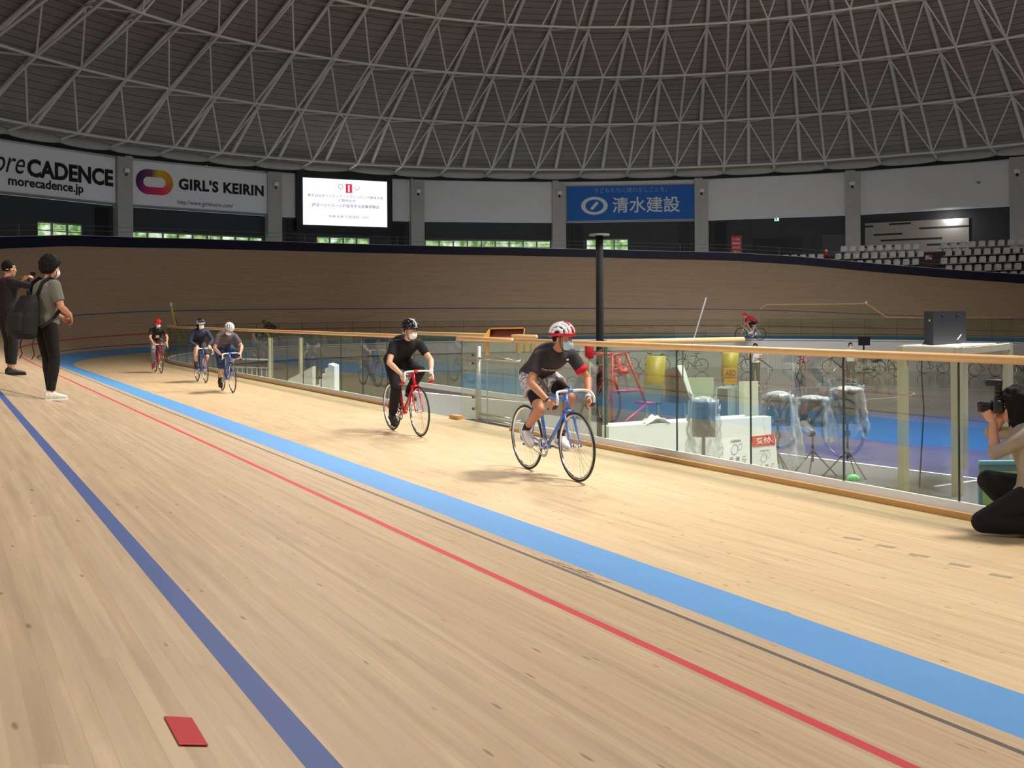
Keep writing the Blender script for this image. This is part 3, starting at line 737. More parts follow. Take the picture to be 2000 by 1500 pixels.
# ------------------------------------------------------------------ glass railings
def heading_y(px, X): return X/tan(PSI+math.atan((px-1000)/FPX))
RH = 1.311
def rail_run(par, pts, joints, curb=True, h=RH, zb_=.0, hr=.037, hm=None):
    """pts: polyline at floor level; joints: list of (a,b) point pairs for the panels"""
    mb = MB(); mb.path([p+V((0,0,zb_+h-.035)) for p in pts], hr, 10); mb.build('handrail', hm or m_rail, par, smooth=True)
    mb = MB()
    for a,b in zip(pts,pts[1:]):
        d = (b-a).normalized(); s_ = d.cross(V((0,0,1)))*.045; t_ = s_*.35; z0 = V((0,0,zb_+.03)); z1 = V((0,0,zb_+.115))
        vs = [mb.bm.verts.new(q) for q in (a-s_+z0,b-s_+z0,b+s_+z0,a+s_+z0,a-t_+z1,b-t_+z1,b+t_+z1,a+t_+z1)]
        for f in ((0,1,2,3),(4,5,6,7),(0,1,5,4),(1,2,6,5),(2,3,7,6),(3,0,4,7)): mb.bm.faces.new([vs[i] for i in f])
    mb.build('base_channel', m_white, par)
    for a,b in joints:
        d = (b-a).normalized(); s_ = d.cross(V((0,0,1)))*.006; a2 = a+d*.008; b2 = b-d*.008; z0 = V((0,0,zb_+.1))
        mb = MB(); mb.prism([a2-s_+z0,b2-s_+z0,b2+s_+z0,a2+s_+z0], (0,0,h-.15)); pn = mb.build('panel', m_glass, par); e_ = d*.005; s_ = d.cross(V((0,0,1)))*.008; mb = MB()
        mb.prism([a-e_-s_+z0,a+e_-s_+z0,a+e_+s_+z0,a-e_+s_+z0],(0,0,h-.14)); mb.build('edge_seal', mat('joint_dark_green',(58,74,66),.4), pn)
ya = heading_y(1004,XR)
ys = [-6.0]
js = [heading_y(p,XR) for p in (1868,1643,1462,1318,1178)]
y = js[0]-1.29; pre = []
while y > -6: pre.append(y); y -= 1.29
ys = [-6.0]+pre[::-1]+js+[ya]
RX = XR+.02
rl = thing('glass_railing','near glass railing with a wooden handrail along the inner edge of the boards','railing',(RX,4,0))
rail_run(rl, [V((RX,y,0)) for y in ys], [(V((RX,a,0)),V((RX,b,0))) for a,b in zip(ys,ys[1:])])
cbm = MB(); cbm.prism([(XR-.09,-6,0),(XR-.03,-6,.0),(XR-.03,ya,0),(XR-.09,ya,0)],(0,0,.05)); cbm.build('curb', m_curb, rl)
# run round the bend
yb0 = heading_y(806,XR); off = XR-X0+.02; pts = []; 
y = yb0
while y < YC-.4: pts.append(V((RX,y,0))); y += 1.29
n = 34; rr = RAD-off
for i in range(n+1):
    th = pi-pi*i/n; pts.append(V((CX+rr*cos(th), YC+rr*sin(th), 0)))
y = YC-2
while y > 24: pts.append(V((CX+rr,y,0))); y -= 2.0
def curb_run(par, ps):
    mb = MB(); mb.path([p+((V((-1,0,0)) if p.x < CX else V((1,0,0))) if p.y < YC else (p-V((CX,YC,0))).normalized())*.06+V((0,0,.025)) for p in ps], .027, 6); mb.build('curb', m_curb, par)
nb = next(i for i,p in enumerate(pts) if p.y > YC+6)
rl2 = thing('glass_railing','long glass railing with a wooden handrail from the gate to the start of the bend','railing',(RX,30,0))
rail_run(rl2, pts[:nb+1], list(zip(pts[:nb],pts[1:nb+1]))); curb_run(rl2, pts[:nb+1])
rl5 = thing('glass_railing','distant glass railing with a thin grey top round the far bend','railing',(CX,YC+rr,0))
rail_run(rl5, pts[nb:], list(zip(pts[nb:],pts[nb+1:])), hr=.018, hm=m_grey); curb_run(rl5, pts[nb:])
# taller glass screen on the far side
def far_rail(px):
    d = ray(px,614); d2 = V((d.x,d.y)); c = V((CX,YC)); A = d2.dot(d2); Bq = -2*d2.dot(c); C_ = c.dot(c)-(rr-.25)**2
    tt = (-Bq+sqrt(Bq*Bq-4*A*C_))/(2*A); return EYE+d*tt, tt
tg = thing('glass_partition','tall glass screen with a thin timber top beyond the infield','railing', far_rail(1600)[0])
tops = []
for px,py in ((1484,604),(1498,595),(1560,594.5),(1620,594),(1692,593),(1733,620.5),(1800,621),(1890,621),(1980,621)):
    p,tt = far_rail(px); tops.append(V((p.x,p.y,H-(py-(YH+ROLL*(px-1000)))*tt/FPX)))
mb = MB(); mb.path(tops,.04,6); mb.build('top_rail', m_rail, tg)
for a,b in zip(tops,tops[1:]):
    mb = MB(); s_ = V((0,0,0)); mb.poly([V((a.x,a.y,0.1)),V((b.x,b.y,.1)),b,a]); mb.build('panel', m_glass, tg)
mb = MB(); mb.ell(tops[4]+V((0,0,.06)),(.07,0,0),(0,.07,0),(0,0,.08)); mb.build('knob', m_white, tg)
# gate and passage
yg = heading_y(897,XR)
gt = thing('glass_gate','glass gate with a grey steel post in the railing opening','gate',(RX,(ya+yg)/2,0))
mb = MB(); mb.path([V((RX,yg+.1,RH-.035)),V((RX,ya+.1,RH-.035))],.037,10); mb.build('handrail', m_rail, gt, smooth=True)
mb = MB(); mb.box((RX,(yg+ya)/2,.66),(.012,yg-ya-.06,1.2)); mb.build('panel', m_glass, gt)
yp = heading_y(931,XR+.1)
mb = MB(); mb.tube((RX+.1,yp,.0),(RX+.1,yp,1.16),.045,n=12); mb.build('post', m_steel, gt, smooth=True)
for z in (.2,.38,.9,1.03):
    mb = MB(); mb.tube((RX+.04,yp,z),(RX-.0,yp,z),.022,n=10); mb.build('bolt', m_darker, gt)
for z in (.12,.04,.98):
    mb = MB(); mb.tube((RX+.1,yp,z),(RX+.1,ya+.05,z),.02,n=8); mb.build('cross_bar', m_silver, gt, smooth=True)
mb = MB(); mb.box((RX-.02,yg+.12,.03),(.12,.3,.06)); mb.build('threshold_block', m_curb, gt)
# passage floor, low walls
XD = 10.0; yd0 = heading_y(1177,XR)
st_ = MB(); st_.box(((XR+XD)/2,(yd0+yb0)/2,-.35),(XD-XR,yb0-yd0,.3)); struct(st_.build('floor_passage', mat('passage_grey',(104,104,106),.6)))
st_ = MB(); st_.box(((XR+XD)/2+.02,yd0+.06,-.62),(XD-XR-.1,.16,1.75)); struct(st_.build('wall_passage_near', mat('passage_white',(232,232,228),.55)))
st_ = MB(); st_.box(((XR+XD)/2+.02,yd0-.03,-1.15),(XD-XR-.1,.04,.75)); struct(st_.build('wall_passage_near_shaded', mat('passage_white_shaded',(206,206,202),.6)))  # lower wall face, its shade put into the duller white
st_ = MB(); st_.prism([(8.45,15.4,-.9),(8.45,21,-.9),(8.45,21,.1),(8.45,15.4,.22)],(.14,0,0)); struct(st_.build('wall_passage_far', MATS['passage_white']))
st_ = MB(); st_.box((9.0,9.95,-1.05),(2.4,3.2,.1)); struct(st_.build('floor_ledge', m_grey))
r3 = thing('glass_railing','short glass railing on the white low wall of the passage','railing',(8.6,yd0,.25))
pe = at_plane(1452,661,(0,yd0+.1,0),(0,1,0)); xe = pe.x
rail_run(r3, [V((RX+.1,yd0+.1,0)),V((8.6,yd0+.1,0)),V((xe,yd0+.1,0))], [(V((RX+.1,yd0+.1,0)),V((8.6,yd0+.1,0))),(V((8.6,yd0+.1,0)),V((xe,yd0+.1,0)))], h=pe.z-.17+.02, zb_=.17)
r4 = thing('glass_railing','glass railing on the far side of the passage behind the red bicycle','railing',(8.5,18,.1))
rail_run(r4, [V((8.52,21,0)),V((8.52,18.2,0)),V((8.52,15.4,0))], [(V((8.52,21,0)),V((8.52,18.2,0))),(V((8.52,18.2,0)),V((8.52,15.4,0)))], h=1.12, zb_=.2)
# ------------------------------------------------------------------ bicycles
def bike(label, mtx, frame_c, grip_c=(30,30,32), bar_c=None, crank=0.0, group=None, wheel='spoke', name='bicycle', cat='bicycle', bar='drop', spokes=28, rimc=None):
    r = thing(name, label, cat, mtx=mtx, group=group)
    fm = mat('bike_frame_%d_%d_%d'%frame_c, frame_c, .25); gm = mat('grip_%d_%d_%d'%grip_c, grip_c, .6)
    bmx = m_silver if bar_c is None else mat('bar_%d_%d_%d'%bar_c, bar_c, .35)
    Rx, Fx, wr = -.42, .575, .334
    BBp = V((0,0,.275)); STp = V((-.145,0,.80)); HT = V((.395,0,.82)); HB = V((.437,0,.675))
    mb = MB(); t_ = .017
    mb.tube(BBp,STp+V((-.008,0,.03)),t_).tube(STp,HT+V((.006,0,-.03)),.0155).tube(BBp,HB+V((-.004,0,.02)),.019).tube(HT,HB,.021,n=10)
    for s in (-1,1):
        mb.tube(BBp+V((-.03,s*.03,0)),(Rx,s*.06,wr),.011,.009).tube(STp+V((0,s*.015,-.02)),(Rx,s*.06,wr),.009,.008)
        mb.box((Rx,s*.06,wr),(.05,.006,.05))
    mb.tube(BBp+V((0,-.04,0)),BBp+V((0,.04,0)),.024,n=10)
    mb.build('frame', fm, r, True, local=True)
    mb = MB(); cr = V((.443,0,.665)); mb.tube(HB,cr,.02); mb.box(cr+V((0,0,.0)),(.04,.11,.03))
    for s in (-1,1): mb.path([cr+V((0,s*.048,0)),V((.49,s*.052,.5)),V((.53,s*.054,.41)),V((Fx,s*.055,wr))],[.014,.012,.010,.008],8)
    mb.build('fork', fm, r, True, local=True)
    mb = MB(); mb.tube(STp+V((-.008,0,.03)),V((-.178,0,.905)),.0135); mb.build('seat_post', m_silver, r, True, local=True)
    mb = MB(); mb.loft([(V((-.33,0,.935)),V((0,.06,0)),V((0,0,.012))),(V((-.30,0,.935)),V((0,.073,0)),V((0,0,.022))),(V((-.22,0,.925)),V((0,.06,0)),V((0,0,.024))),(V((-.12,0,.92)),V((0,.026,0)),V((0,0,.02))),(V((-.06,0,.92)),V((0,.018,0)),V((0,0,.015)))],14); mb.build('saddle', m_black, r, True, local=True)
    mb = MB(); mb.tube(HT,V((.383,0,.865)),.015); mb.tube(V((.385,0,.858)),V((.48,0,.865)),.014); mb.tube((.48,-.025,.865),(.48,.025,.865),.022); mb.build('stem', m_silver if bar_c is None else fm, r, True, local=True)
    hb = MB(); gp = {}
    def bez(p, n=20):
        o = []
        for i in range(len(p)-1):
            p0,p1,p2,p3 = p[max(i-1,0)],p[i],p[i+1],p[min(i+2,len(p)-1)]
            for k in range(5):
                q = k/5; o.append(.5*((2*p1)+(p2-p0)*q+(2*p0-5*p1+4*p2-p3)*q*q+(3*p1-p0-3*p2+p3)*q**3))
        o.append(p[-1]); return o
    if bar == 'drop':
        half = [V((.48,0,.865)),V((.485,.09,.866)),V((.505,.15,.862)),V((.55,.185,.85)),V((.585,.20,.81)),V((.588,.205,.765)),V((.56,.208,.725)),V((.50,.21,.71)),V((.43,.21,.705))]
    else:
        half = [V((.48,0,.865)),V((.485,.12,.875)),V((.47,.22,.88)),V((.44,.29,.88))]
    L = bez(half); Rr = [V((p.x,-p.y,p.z)) for p in L]
    cut = int(len(L)*(.66 if bar == 'drop' else .7))
    hb.path(Rr[::-1][:-1]+L, .0125, 8); ho = hb.build('handlebar', bmx, r, True, local=True)
    for q in (L,Rr):
        mb = MB(); mb.path(q[cut:], .0165, 8); mb.build('grip', gm, ho, True, local=True)
    # crankset
    mb = MB(); cs_ = V((0,-.045,.275)); N_ = 36
    P = []
    for i in range(N_):
        a = 2*pi*i/N_; d = V((cos(a),0,sin(a))); P.append([cs_+d*.095+V((0,.002,0)),cs_+d*.075+V((0,.002,0)),cs_+d*.075-V((0,.002,0)),cs_+d*.095-V((0,.002,0)),cs_+d*.095+V((0,.002,0))])
    mb.grid(P, closed_u=True)
    for i in range(5):
        a = 2*pi*i/5+crank; mb.tube(cs_, cs_+V((cos(a),0,sin(a)))*.08, .007, n=6)
    pa = V((cos(crank),0,sin(crank)))*.168
    mb.tube(BBp+V((0,-.07,0)), BBp+V((0,-.085,0))+pa, .013, .010); mb.tube(BBp+V((0,.06,0)), BBp+V((0,.085,0))-pa, .013, .010); mb.tube(BBp+V((0,-.07,0)),BBp+V((0,.065,0)),.012)
    co = mb.build('crankset', m_silver, r, True, local=True)
    for s,q in ((-1,pa),(1,-pa)):
        mb = MB(); mb.box(BBp+V((0,s*.13,0))+q,(.075,.075,.018)); mb.tube(BBp+V((0,s*.085,0))+q,BBp+V((0,s*.15,0))+q,.007,n=6); mb.build('pedal', m_black, co, local=True)
    mb = MB(); c1 = V((0,-.045,.275)); c2 = V((Rx,-.045,wr)); chain = []
    for i in range(13): a = -pi/2+pi*i/12; chain.append(c1+V((cos(a),0,sin(a)))*.095)
    for i in range(9): a = pi/2+pi*i/8; chain.append(c2+V((cos(a),0,sin(a)))*.034)
    mb.path(chain, .0045, 5, closed=True); mb.build('chain', m_steel, r, local=True)
    for cx_,nm in ((Rx,'rear_wheel'),(Fx,'front_wheel')):
        c = V((cx_,0,wr)); ring = lambda R_,n=48: [c+V((R_*cos(2*pi*i/n),0,R_*sin(2*pi*i/n))) for i in range(n)]
        mb = MB(); mb.path(ring(.322),.0125,8,closed=True); w_ = mb.build(nm, m_tyre, r, True, local=True)
        mb = MB(); P = []
        for p in ring(1.0):
            d = (p-c); P.append([c+d*.316+V((0,.0085,0)),c+d*.316-V((0,.0085,0)),c+d*.296-V((0,.007,0)),c+d*.296+V((0,.007,0)),c+d*.316+V((0,.0085,0))])
        mb.grid(P, closed_u=True); mb.build('rim', rimc or m_silver, w_, True, local=True)
        mb = MB()
        if wheel == 'five':
            for i in range(5):
                a = 2*pi*i/5; d = V((cos(a),0,sin(a))); mb.loft([(c,V((0,.02,0)),V((-d.z,0,d.x))*.03),(c+d*.3,V((0,.01,0)),V((-d.z,0,d.x))*.02)],8)
            mb.build('spokes', m_black, w_, local=True)
        else:
            for i in range(spokes):
                a = 2*pi*i/spokes; b_ = a+(.5 if i%2 else -.5); s = .022 if (i//2)%2 else -.022
                mb.tube(c+V((.02*cos(b_+a*0),s,.02*sin(b_))), c+V((.3*cos(a),0,.3*sin(a))), .0013, n=3, caps=False)
            mb.build('spokes', m_silver, w_, local=True)
        mb = MB(); mb.tube(c+V((0,-.05,0)),c+V((0,.05,0)),.014,n=10); mb.tube(c+V((0,-.03,0)),c+V((0,-.02,0)),.026,n=12); mb.tube(c+V((0,.02,0)),c+V((0,.03,0)),.026,n=12); mb.build('hub', m_silver, w_, True, local=True)
    return r
# ------------------------------------------------------------------ people
def two_bone(a, c, l1, l2, pole):
    a, c = V(a), V(c); d = c-a; L = min(d.length, (l1+l2)*.999); d.normalize()
    x = (l1*l1-l2*l2+L*L)/(2*L); h = sqrt(max(l1*l1-x*x,0)); p = V(pole); p = (p-d*p.dot(d)).normalized()
    return a+d*x+p*h
def frame_of(d, up):
    d = V(d).normalized(); s = V(up).cross(d).normalized(); u = d.cross(s); return d, s, u
def hand_blob(mb, W_, d, n, curl, side, spread=1.0, fat=1.0):
    d = V(d).normalized(); n = V(n); n = (n-d*n.dot(d)).normalized(); s = d.cross(n)*side
    mb.cap(W_-d*.02, W_+d*.02, .024, .027, 10)
    mb.ell(W_+d*.05, d*.05, s*.041, n*.017, 12, 7); mb.ell(W_+d*.075, d*.022, s*.040, n*.014, 12, 7)
    for k,(o_,ln_) in enumerate(((.030,.068),(.0105,.078),(-.0095,.073),(-.029,.058))):
        p = W_+d*.082+s*o_*spread; dd, nn = d.copy(), n.copy(); c = curl*(1+.06*k)
        for q,fr_ in enumerate((.45,.31,.24)):
            a = c*(.8 if q == 0 else 1.0); d2 = dd*cos(a)+nn*sin(a); nn = nn*cos(a)-dd*sin(a); dd = d2
            e = p+dd*ln_*fr_; r_ = (.0092,.0085,.0078)[q]*fat; mb.cap(p,e,r_,r_*.95,8); p = e
    p = W_+d*.028+s*.034; dd = (d*.62+s*.7+n*.3).normalized(); mb.cap(W_+d*.02+s*.012,p,.014,.012,8)
    for q,ln_ in enumerate((.034,.028)):
        e = p+dd*ln_; mb.cap(p,e,.0105*fat,.0092*fat,8); p = e; dd = (dd+n*.45-s*.35).normalized()
TOR = [(-.10,.120,.095),(-.03,.158,.112),(.08,.165,.115),(.28,.142,.100),(.5,.148,.108),(.72,.168,.118),(.88,.165,.105),(.97,.110,.080),(1.0,.07,.06)]
class Person:
    def __init__(s, label, mtx, J, skin=(206,158,126), voxel=.0075, hair_c=None, slim=1.0, name='person', group=None):
        s.r = thing(name, label, 'person', mtx=mtx, group=group); s.J = {k:(V(v) if not isinstance(v,(int,float)) else v) for k,v in J.items()}; s.slim = slim
        s.skin = mat('skin_%d_%d_%d'%skin, skin, .5, noise_amt=.04, nscale=25)
        J = s.J; s.side0 = (J['HL']-J['HR']).normalized(); s.side1 = (J['SL']-J['SR']).normalized()
        s.mid = J.get('M') or (J['P']+J['B'])/2
        s.f, s.s, s.u = frame_of(J['hf'], J['hu'])
        s.vox = voxel; s.body()
    def spine(s, t):
        J = s.J; a = J['P'].lerp(s.mid,t); b = s.mid.lerp(J['B'],t); return a.lerp(b,t)
    def torso(s, mb, t0, t1, grow, hem=0):
        st = []; ts_ = [x for x in TOR if t0 < x[0] < t1]
        def w_at(t):
            for (a,wa,da),(b,wb,db) in zip(TOR,TOR[1:]):
                if a <= t <= b: f = (t-a)/(b-a); return wa+(wb-wa)*f, da+(db-da)*f
            return TOR[-1][1:] if t > .9 else TOR[0][1:]
        for t in [t0]+[x[0] for x in ts_]+[t1]:
            wd, dp = w_at(t); c = s.spine(t); tn = (s.spine(t+.02)-s.spine(t-.02)).normalized(); sd = s.side0.lerp(s.side1, max(0,min(1,t))); sd = (sd-tn*sd.dot(tn)).normalized(); fr = sd.cross(tn)
            g = grow+(hem if t == t0 else 0); st.append((c, sd*(wd*s.slim+g), fr*(dp*s.slim+g)))
        mb.loft(st, 18, 2.3)
        if t1 > .9:
            c = s.spine(.86); tn = (s.spine(.9)-s.spine(.8)).normalized(); sd = (s.side1-tn*s.side1.dot(tn)).normalized(); fr = sd.cross(tn)
            mb.ell(c+fr*.028, sd*(.135+grow), fr*(.085+grow), tn*(.10+grow), 16, 10)
            mb.ell(s.spine(.93)-fr*.012, sd*(.115+grow), fr*(.072+grow), tn*(.030+grow), 16, 10)
    def bent(s, mb, P, R, n, j):
        if len(P) <= j+1: mb.path(P, R, n); return
        mb.path(P[:j+1], R[:j+1], n); mb.path(P[j:], R[j:], n); mb.ell(P[j], V((R[j],0,0)), V((0,R[j],0)), V((0,0,R[j])), 14, 10)
    def legs(s, mb, which, end, g, end_g=0.0, knee_g=0):
        """limb tubes: end = 1 ankle, .5 knee"""
        J = s.J
        for q in which:
            h,k,a = J['H'+q],J['K'+q],J['A'+q]
            pts = [h+(h-k).normalized()*.03, h.lerp(k,.35), h.lerp(k,.75), k, k.lerp(a,.3), k.lerp(a,.65), a]
            rs = [.088*s.slim,.078*s.slim,.062,.054,.055,.042,.034]
            tt = [0,.175,.375,.5,.65,.825,1.0]; P,R = [],[]
            for i,(p,r_,t) in enumerate(zip(pts,rs,tt)):
                if t <= end: P.append(p); R.append(r_+g+end_g*t+(knee_g if abs(t-.5)<.01 else 0))
                else:
                    f = (end-tt[i-1])/(t-tt[i-1])
                    if f > .02: P.append(pts[i-1].lerp(p,f)); R.append(rs[i-1]+(r_-rs[i-1])*f+g+end_g*end)
                    break
            s.bent(mb, P, R, 14, 3)
    def arms(s, mb, which, end, g, end_g=0):
        J = s.J
        for q in which:
            a,e,w = J['S'+q],J['E'+q],J['W'+q]
            mb.cap(J['B']-(J['B']-s.mid).normalized()*.045, a, .06+g*.6, .055+g, 12)
            pts = [a, a.lerp(e,.4), a.lerp(e,.85), e, e.lerp(w,.3), e.lerp(w,.7), w]; rs = [.054,.047,.040,.038,.040,.032,.025]; tt = [0,.2,.425,.5,.65,.85,1.0]; P,R = [],[]
            for i,(p,r_,t) in enumerate(zip(pts,rs,tt)):
                if t <= end: P.append(p); R.append(r_+g+end_g*t)
                else:
                    f = (end-tt[i-1])/(t-tt[i-1])
                    if f > .02: P.append(pts[i-1].lerp(p,f)); R.append(rs[i-1]+(r_-rs[i-1])*f+g+end_g*end)
                    break
            s.bent(mb, P, R, 12, 3)
    def body(s):
        J = s.J; mb = MB(); s.torso(mb, -.10, 1.0, 0); s.legs(mb,'LR',1,0); s.arms(mb,'LR',1,0)
        for q,sg in (('L',1),('R',-1)):
            hd,hn,cu = s.J.get('hd'+q), s.J.get('hn'+q), s.J.get('hc'+q,.5)
            hand_blob(mb, J['W'+q], hd, hn, cu, -sg*(s.J.get('hs',1)), fat=1.0 if s.vox < .009 else 1.15)
            A = J['A'+q]; d,sd,u = frame_of(J['F'+q], J.get('U'+q,V((0,0,1)))); mb.cap(A-u*.03-d*.02, A-u*.055+d*.12,.035,.028,10); mb.cap(A,A-u*.04-d*.03,.034,.032,10)
        c = J['C']; f,sd,u = s.f,s.s,s.u
        mb.cap(J['B']-(J['B']-s.mid).normalized()*.03, c-u*.05-f*.012, .052, .05, 12)
        mb.ell(c+u*.03-f*.008, f*.094, sd*.076, u*.098, 18, 12); mb.ell(c+f*.022-u*.04, f*.068, sd*.060, u*.078, 16, 10); mb.ell(c+f*.055-u*.092, f*.03, sd*.034, u*.024, 10, 8)
        mb.cap(c+f*.084+u*.012, c+f*.104-u*.026, .008, .0135, 8)
        for q in (1,-1): mb.ell(c+sd*q*.074-u*.012-f*.005, f*.02, sd*.012, u*.031, 10, 8); mb.ell(c+f*.076+sd*q*.03+u*.026, f*.014, sd*.028, u*.009, 10, 6); mb.ell(c+f*.062+sd*q*.038-u*.03, f*.02, sd*.022, u*.02, 10, 6)
        mb.ell(c+f*.086-u*.058, f*.012, sd*.024, u*.006, 10, 6); mb.ell(c+f*.084-u*.07, f*.012, sd*.021, u*.006, 10, 6)
        s.bodyo = remesh(mb.xf(s.r), 'body', s.skin, s.r, s.vox, 3, .4)
        for q in (1,-1):
            mb = MB(); mb.ell(c+f*.077+sd*q*.031+u*.006, f*.011, sd*.013, u*.007, 10, 6); eo = mb.build('eye', m_eyew, s.r, True, local=True)
            mb = MB(); mb.ell(c+f*.086+sd*q*.031+u*.006, f*.004, sd*.006, u*.0062, 8, 6); mb.build('iris', m_eyed, eo, True, local=True)
            mb = MB(); mb.path([c+f*.088+sd*q*.014+u*.028, c+f*.088+sd*q*.033+u*.033, c+f*.078+sd*q*.050+u*.027], .004, 6); mb.build('eyebrow', m_hair, s.r, True, local=True)
    def shirt(s, m, sleeve=.27, t0=-.02, grow=.02, hem=.012, name='shirt', cuff=None):
        mb = MB(); s.torso(mb, t0, .955, grow, hem)
        if sleeve > 0: s.arms(mb,'LR',sleeve,.014 if sleeve < .6 else .011, .012 if sleeve < .6 else 0)
        o = remesh(mb.xf(s.r), name, m, s.r, max(s.vox,.009), 3, .45)
        return o
    def bottoms(s, m, end, g=.016, end_g=0.0, name='trousers', t1=.14):
        mb = MB(); s.torso(mb, -.10, t1, .016); s.legs(mb,'LR',end,g,end_g)
        return remesh(mb.xf(s.r), name, m, s.r, max(s.vox,.009), 3, .45)
    def shoes(s, m, sole=None, sock=None):
        sole = sole or m_white
        for q in 'LR':
            A = s.J['A'+q]; d,sd,u = frame_of(s.J['F'+q], s.J.get('U'+q,V((0,0,1)))); b0 = A-u*.085
            sh = MB(); sh.loft([(b0+d*x+u*(.018+h/2), sd*w, u*(h/2)) for x,w,h in ((-.075,.022,.06),(-.06,.034,.085),(-.01,.037,.10),(.04,.040,.085),(.09,.045,.06),(.14,.046,.05),(.18,.036,.04),(.197,.018,.03))], 14, 2.4)
            sh.cap(A+u*.0-d*.012, A-u*.03-d*.012, .043,.045,12)
            so = remesh(sh.xf(s.r), 'shoe', m, s.r, max(s.vox*.8,.006), 2, .4)
            sl_ = MB(); out = [(-.08,.024),(-.06,.036),(0,.038),(.05,.041),(.10,.047),(.15,.047),(.185,.036),(.203,.015)]
            P = [b0+d*x+sd*w for x,w in out]+[b0+d*x-sd*w for x,w in out[::-1]]; sl_.prism(P, u*.022); sl_.build('sole', sole, so, local=True)
            lc = MB()
            for x in (.045,.07,.095): lc.path([b0+d*x+u*(.10-x*.35)+sd*.024, b0+d*x+u*(.112-x*.36), b0+d*x+u*(.10-x*.35)-sd*.024], .0035, 5)
            lc.build('laces', m_white, so, local=True)
            if sock:
                mb = MB(); k = s.J['K'+q]; mb.path([A-u*.02, A.lerp(k,.08), A.lerp(k,.2)],[.042,.040,.044],12); mb.build('sock', sock, s.r, True, local=True)
    def mask(s, m):
        c = s.J['C']+s.f*.030-s.u*.055; f,sd,u = s.f,s.s,s.u; P,O = [],[]
        for i in range(9):
            el = radians(-62+i*13.5); rP,rO = [],[]
            for j in range(13):
                az = radians(-78+j*13); d = f*cos(az)*cos(el)+sd*sin(az)*cos(el)*.94+u*sin(el)
                pk = .003*max(0,cos(az*1.6))*max(0,1-abs(el)*1.0)
                p = c+f*(d.dot(f)*(.076+pk))+sd*(d.dot(sd)*.066)+u*(d.dot(u)*.060); rP.append(p); rO.append(d*.004)
            P.append(rP); O.append(rO)
        mb = MB(); mb.shell(P,O); mo = mb.build('face_mask', m, s.r, True, local=True)
        for q in (1,-1):
            mb = MB()
            for zz in (.02,-.045): mb.path([s.J['C']+f*.036+sd*q*.071+u*(zz-.03), s.J['C']+f*.01+sd*q*.078+u*(zz*.6-.02), s.J['C']-f*.012+sd*q*.083-u*.012], .0016, 5)
            mb.build('ear_loop', m, mo, local=True)
    def hair(s, m=None, n=150, r=(.022,.034), long_=0, top=0.0, fx=.35):
        c = s.J['C']+s.u*.03-s.f*.008; f,sd,u = s.f,s.s,s.u; rn = random.Random(5); mb = MB()
        mb.ell(c-f*.014+u*.012, f*.088, sd*.082, u*.098, 16, 10)
        for k in range(n):
            z = 1-2*(k+.5)/n; a = k*2.39996; d = V((sqrt(1-z*z)*cos(a), sqrt(1-z*z)*sin(a), z))
            if d.x > fx and d.z < .38: continue
            if d.z < -.55 and not long_: continue
            if d.x > .05+(fx-.35) and d.z < -.1: continue
            p = c+f*d.x*.092+sd*d.y*.080+u*d.z*.100; rr_ = rn.uniform(*r)+top*max(0,d.z)
            mb.ell(p+V((rn.uniform(-.006,.006),)*3), f*rr_, sd*rr_, u*rr_, 8, 6)
            if long_ and d.z < .4 and d.x < fx: mb.cap(p, p-u*long_*rn.uniform(.7,1)-f*.01, .02, .014, 8)
        remesh(mb.xf(s.r), 'hair', m or m_hair, s.r, .007, 2, .4)
    def helmet(s, cols, rim_c=None, tail=0.0):
        """cols: materials of the seven ribs from one side to the other"""
        c = s.J['C']+s.u*.052-s.f*.004; f,sd,u = s.f,s.s,s.u; a_,b_,h_ = .128,.100,.112
        def pt(ph,lm,k=1.0,dz=0):
            x,y,z = cos(ph)*cos(lm), sin(lm), sin(ph)*cos(lm)
            if x < 0: x *= 1.08
            return c+f*a_*x*k+sd*b_*y*k+u*(h_*z*k+dz)
        mb = MB(); P,O = [],[]
        for i in range(13):
            ph = radians(4+172*i/12); P.append([pt(ph,radians(-80+160*j/12),.90) for j in range(13)]); O.append([V((0,0,0))+(pt(ph,radians(-80+160*j/12),.80)-pt(ph,radians(-80+160*j/12),.90)) for j in range(13)])
        mb.shell(P,O); ho = mb.build('helmet', m_darker, s.r, True, local=True)
        lms = [-66,-43,-21,0,21,43,66]
        for lm,mm in zip(lms,cols):
            mb = MB(); P,O = [],[]; N_ = 15
            for i in range(N_):
                ph = radians(2+176*i/(N_-1)); wv = 7.4+1.6*sin(i*1.9+lm)+ (2.2 if i in (0,N_-1) else 0)
                row = []; ro = []
                for q in (-1,-.55,0,.55,1):
                    L_ = radians(lm+q*wv); k = 1.0+.045*(1-q*q); row.append(pt(ph,L_,k)); ro.append(pt(ph,L_,.88)-pt(ph,L_,k))
                P.append(row); O.append(ro)
            mb.shell(P,O); mb.build('helmet_rib', mm, ho, True, local=True)
        for j,(g0,g1) in enumerate(((30,52),(78,104),(126,150))):
            mb = MB(); P,O = [],[]
            for i in range(13):
                lm = radians(-78+156*i/12); row = [];ro = []
                for q in (0,.5,1):
                    ph = radians(g0+(g1-g0)*(.35+.3*q)); k = 1.0+(.012 if q == .5 else 0); row.append(pt(ph,lm,k)); ro.append(pt(ph,lm,.88)-pt(ph,lm,k))
                P.append(row); O.append(ro)
            mb.shell(P,O); mb.build('helmet_bridge', cols[1 if j != 1 else 5], ho, True, local=True)
        mb = MB(); P,O = [],[]
